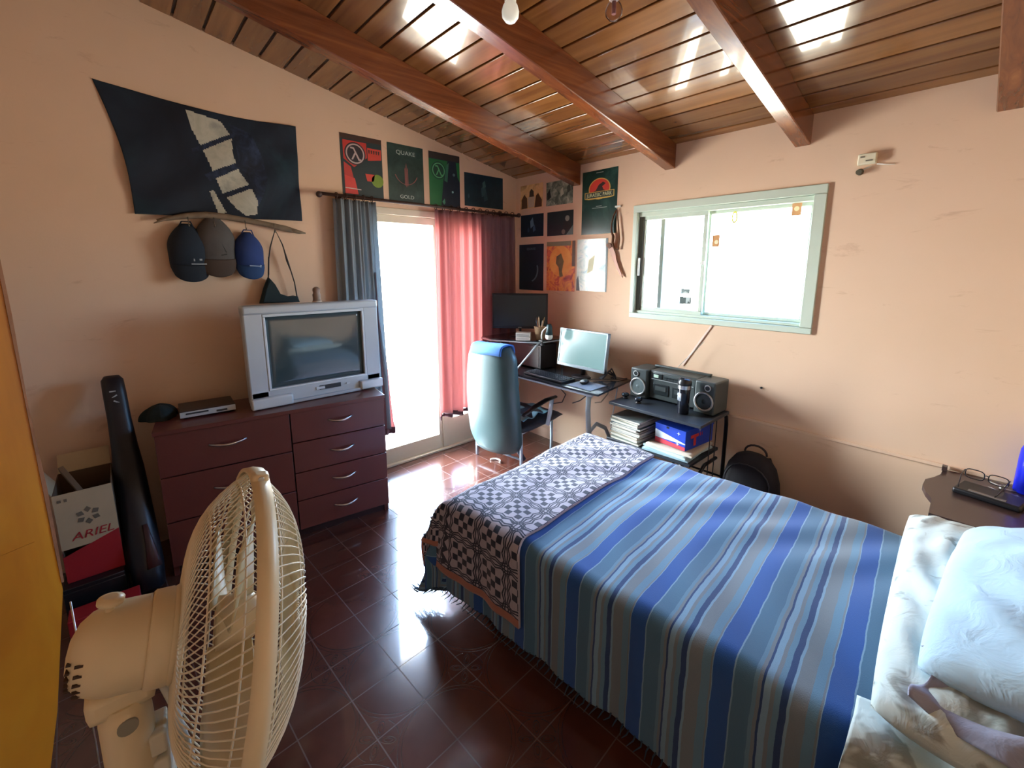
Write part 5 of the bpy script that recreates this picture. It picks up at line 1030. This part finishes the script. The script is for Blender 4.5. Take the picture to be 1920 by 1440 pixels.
# blue towel over the top of the back
TW=[]
def tow(u,v):
    x=-.15+.31*u; ph=math.pi*v; 
    by=backf((x/.275+1)/2,.99,False)[1]+.06; return (x, by-.085*math.cos(ph), .975+.055*math.sin(ph)**.6-.012*abs(math.cos(ph))*0-.10*max(0,abs(math.cos(ph))-.8)*1.2+.004*math.sin(17*x))
g_=MB(M).mat(P('blue_terry_towel',(58,104,168),.95,var=.15,vs=40,bump=.4,bs=120)); g_.grid(24,18,tow,.012); g_.build('towel',label='blue towel folded over the top of the office chair',cat='towel')
g_=MB(M).mat(P('crumpled_pale_cloth',(120,170,190),.8,var=.25)); g_.grid(26,26,lambda u,v:(-.20+.40*u,-.02+.36*v,.408+.016*math.sin(9*u+3*v)*math.sin(7*v+1)+.010*math.sin(17*v+5*u)),.004); g_.build('crumpled_cloth',label='pale blue crumpled cloth lying on the seat of the office chair',cat='cloth')
g_=MB().mat(M_white); g_.tube([(.50+.05*math.cos(R(a)),-.70+.05*math.sin(R(a)),.010) for a in range(20,200,20)],.007,8); g_.build('white_hoop',label='small curved white tube end on the floor between chair and bed foot',cat='tube')
# ================================================================ PEDESTAL FAN (foreground), CEILING BULBS
M_fan=P('aged_cream_fan_plastic',(214,196,160),.38,var=.06,vs=4); M_fanb=P('translucent_blade_plastic',(196,178,138),.3,var=.05); M_wire=P('cream_coated_wire',(222,210,184),.35)
hd=84.0; pd=-12.0
n_=Vector((math.cos(R(hd))*math.cos(R(pd)),math.sin(R(hd))*math.cos(R(pd)),math.sin(R(pd)))); r_=n_.cross(Vector((0,0,1))).normalized(); u_=r_.cross(n_)
FC=CAM+(F+RT*((449-966)/820)-UP*((1158-644.5)/820))*.66     # centre of the rim
FM=Matrix((r_,u_,n_)).transposed().to_4x4(); FM.translation=FC    # local Z = blowing direction
FN=thing('pedestal_fan','cream pedestal fan with wire cage in the left foreground, seen from the side','fan',(FC.x-n_.x*.15,FC.y-n_.y*.15,0))
RG=.214
def cage(name,sg,depth,r0,nw,twist,rw=.0011,hub=None):
    g_=MB(FM).mat(M_wire)
    for i in range(nw):
        a0=2*math.pi*i/nw; pts=[]
        for k in range(11):
            q=k/10; rr=r0+(RG-r0)*math.sin(q*math.pi/2)**.9 if False else r0+(RG-r0)*q
            zz=sg*depth*(1-((rr-r0)/(RG-r0))**3.2); a=a0+twist*q
            pts.append((rr*math.cos(a),rr*math.sin(a),zz))
        g_.tube(pts,rw,4,cap=False)
    for q in (.33,.66,.9):
        rr=r0+(RG-r0)*q; zz=sg*depth*(1-q**3.2); g_.tube([(rr*math.cos(2*math.pi*i/48),rr*math.sin(2*math.pi*i/48),zz-.0012*sg) for i in range(48)],rw*1.2,4,close=True)
    return g_.build(name,FN)
rc=cage('rear_cage',-1,.075,.052,96,.55)
fc=cage('front_cage',1,.070,.045,96,-.35)
g_=MB(FM).mat(M_fan); g_.lathe([(RG-.002,-.011),(RG+.004,-.012),(RG+.006,0),(RG+.004,.012),(RG-.002,.011),(RG-.003,0)],72,None,False); 
g_.build('rim_band',FN)
g_=MB(FM).mat(M_fan); g_.box((.004,RG+.006,0),(.022,.014,.022),bev=.005); cl_=g_.build('rim_clip',FN); g_=MB(FM).mat(M_chrome); g_.cyl((.014,RG+.007,0),(.017,RG+.007,0),.004,n=12); g_.build('screw',cl_)
g_=MB(FM).mat(M_fan); g_.lathe([(.001,.074),(.040,.074),(.047,.070),(.047,.064)],32); g_.build('front_badge',fc)
g_=MB(FM).mat(M_fan); g_.lathe([(.058,-.085),(.062,-.078),(.055,-.070),(.040,-.068)],36); g_.build('cage_nut',FN)
# blades
for k in range(3):
    g_=MB(FM).mat(M_fanb); a0=R(120*k+78)
    def bf(u,v):
        rr=.030+.162*v; w=R(26+34*v**.6) if v<.8 else R(26+34*.87)*(1-.55*((v-.8)/.2)**2); a=a0+(u-.5)*w*2*.86; 
        return (rr*math.cos(a),rr*math.sin(a),-.012+(u-.5)*.050*(1-.3*v)+.006*math.sin(3*u))
    g_.grid(14,14,bf,.002); g_.build('blade',FN)
g_=MB(FM).mat(M_fan); g_.lathe([(.001,.026),(.024,.024),(.034,.014),(.036,-.028),(.010,-.030)],28); g_.build('blade_hub',FN)
# motor housing
g_=MB(FM).mat(M_fan)
prof=[(.001,-.186),(.020,-.184),(.036,-.178),(.047,-.167),(.053,-.153),(.0555,-.140),(.0565,-.110),(.0565,-.104)]
g_.lathe([(r,z) for r,z in prof],40); mh=g_.build('motor_housing',FN)
g_=MB(FM).mat(M_fan); g_.lathe([(.0575,-.106),(.060,-.103),(.061,-.084),(.058,-.078),(.045,-.076)],40); g_.build('housing_collar',mh)
g_=MB(FM).mat(P('vent_dark',(60,40,24),.7))
for i in range(7):
    a=R(-62+i*14); M=Matrix.Rotation(a,4,'Z'); g_.box((.034,0,-.1795),(.010,.0028,.004),M)
for i in range(6):
    a=R(-50+i*14); M=Matrix.Rotation(a,4,'Z'); g_.box((.0462,0,-.168),(.003,.003,.010),M@Matrix.Identity(4))
g_.build('vent_slots',mh)
g_=MB(FM).mat(M_fan); g_.cyl((0,.050,-.150),(0,.060,-.150),.005,n=12); g_.tube([(0,.060,-.150),(0,.064,-.150),(0,.069,-.150),(0,.072,-.150)],[.008,.014,.014,.007],18); g_.build('oscillation_knob',FN)
# neck and pole
nb=FM@Vector((0,-.054,-.130)); 
g_=MB().mat(M_fan)
pb=Vector((nb.x,nb.y,nb.z)); 
g_.box((pb.x,pb.y,pb.z-.012),(.048,.070,.036),Matrix.Identity(4),bev=.010); g_.build('tilt_bracket',FN)
g_=MB().mat(M_fan); px_,py_,pz_=pb
g_.tube([(px_,py_,pz_-.02),(px_,py_,pz_-.05),(px_,py_,pz_-.20),(px_,py_,pz_-.34)],[(.025,.028),(.028,.032),(.030,.034),(.033,.037)],24); cb=g_.build('control_column',FN)
sd=Vector((F.y,-F.x,0)).normalized()
g_=MB().mat(P('cream_grey_button',(206,200,180),.35))
tow_=(n_-Vector((0,0,n_.z))).normalized()
for k in range(4):
    c_=Vector((px_,py_,pz_-.10-.042*k))+tow_*.030; q=Matrix.Translation(c_)@Euler((0,0,R(hd-90))).to_matrix().to_4x4(); g_.box((0,0,0),(.046,.020,.034),q,bev=.004)
g_.build('speed_buttons',cb)
cdir=(CAM-Vector((px_,py_,CAM.z))).normalized()
g_=MB().mat(P('grey_screw_cap',(140,136,122),.4)); c_=Vector((px_,py_,pz_-.045))+cdir*.024; g_.cyl(c_,c_+cdir*.008,.011,n=16); g_.build('pivot_screw',FN)
g_=MB().mat(M_fan); g_.cyl((px_,py_,pz_-.34),(px_,py_,.44),.017,n=20); g_.cyl((px_,py_,.46),(px_,py_,.04),.022,n=20); g_.build('pole',FN)
g_=MB().mat(M_fan); g_.lathe([(.026,.03),(.024,0),(.028,-.02)],20,TR(px_,py_,.46)); g_.build('height_collar',FN)
g_=MB().mat(M_fan); g_.lathe([(.19,0),(.192,.008),(.185,.018),(.10,.032),(.03,.045),(.024,.06)],40,TR(px_,py_,.002)); g_.build('base',FN)
g_=MB().mat(M_white); st=FM@Vector((0,-.06,-.09)); g_.tube([st,st+Vector((.0,.012,-.06)),st+Vector((.01,.022,-.14)),st+Vector((-.01,.02,-.22)),Vector((px_,py_,pz_))+tow_*.044+Vector((0,0,-.30)),Vector((px_,py_,pz_-.42))+tow_*.03],.0045,8); g_.build('power_cord',FN)
# ceiling bulbs
def at(px,py,d): return CAM+(F+RT*((px-966)/820)-UP*((py-644.5)/820))*d
M_bulb=P('frosted_bulb',(236,238,226),.25,emit=.12)
c_=at(957,22,1.55); t=thing('ceiling_bulb','white frosted light bulb hanging from a white socket on the ceiling','light bulb',tuple(c_))
g_=MB().mat(M_bulb); g_.lathe([(.001,-.036),(.018,-.032),(.029,-.018),(.031,0),(.026,.018),(.017,.032),(.014,.045)],24,TR(*c_)); g_.build('bulb',t)
g_=MB().mat(M_white); zc=ceil(c_.y); g_.lathe([(.0205,.030),(.0205,.075),(.012,.082)],20,TR(*c_)); g_.cyl(c_+Vector((0,0,.08)),(c_.x,c_.y,zc),.006,n=10); g_.lathe([(.04,-.02),(.045,0)],20,TR(c_.x,c_.y,zc)); g_.build('socket',t)
c_=at(1151,20,1.62); t=thing('ceiling_bulb','clear glass bulb on a short white arm near the top edge','light bulb',tuple(c_))
g_=MB().mat(glass_mat('clear_bulb_glass',(.85,.78,.80))); g_.lathe([(.001,-.034),(.018,-.030),(.030,-.016),(.032,0),(.026,.018),(.016,.030),(.013,.042)],24,TR(*c_)); g_.build('bulb',t)
g_=MB().mat(pc((150,110,110))); g_.cyl(c_+Vector((0,0,-.012)),c_+Vector((0,0,.03)),.008,n=12); g_.build('filament_post',t)
g_=MB().mat(M_white); zc=ceil(c_.y); g_.lathe([(.018,.036),(.018,.07),(.010,.075)],20,TR(*c_)); g_.cyl(c_+Vector((0,0,.07)),(c_.x,c_.y,zc),.007,n=10); g_.lathe([(.04,-.02),(.045,0)],20,TR(c_.x,c_.y,zc)); g_.build('socket',t)
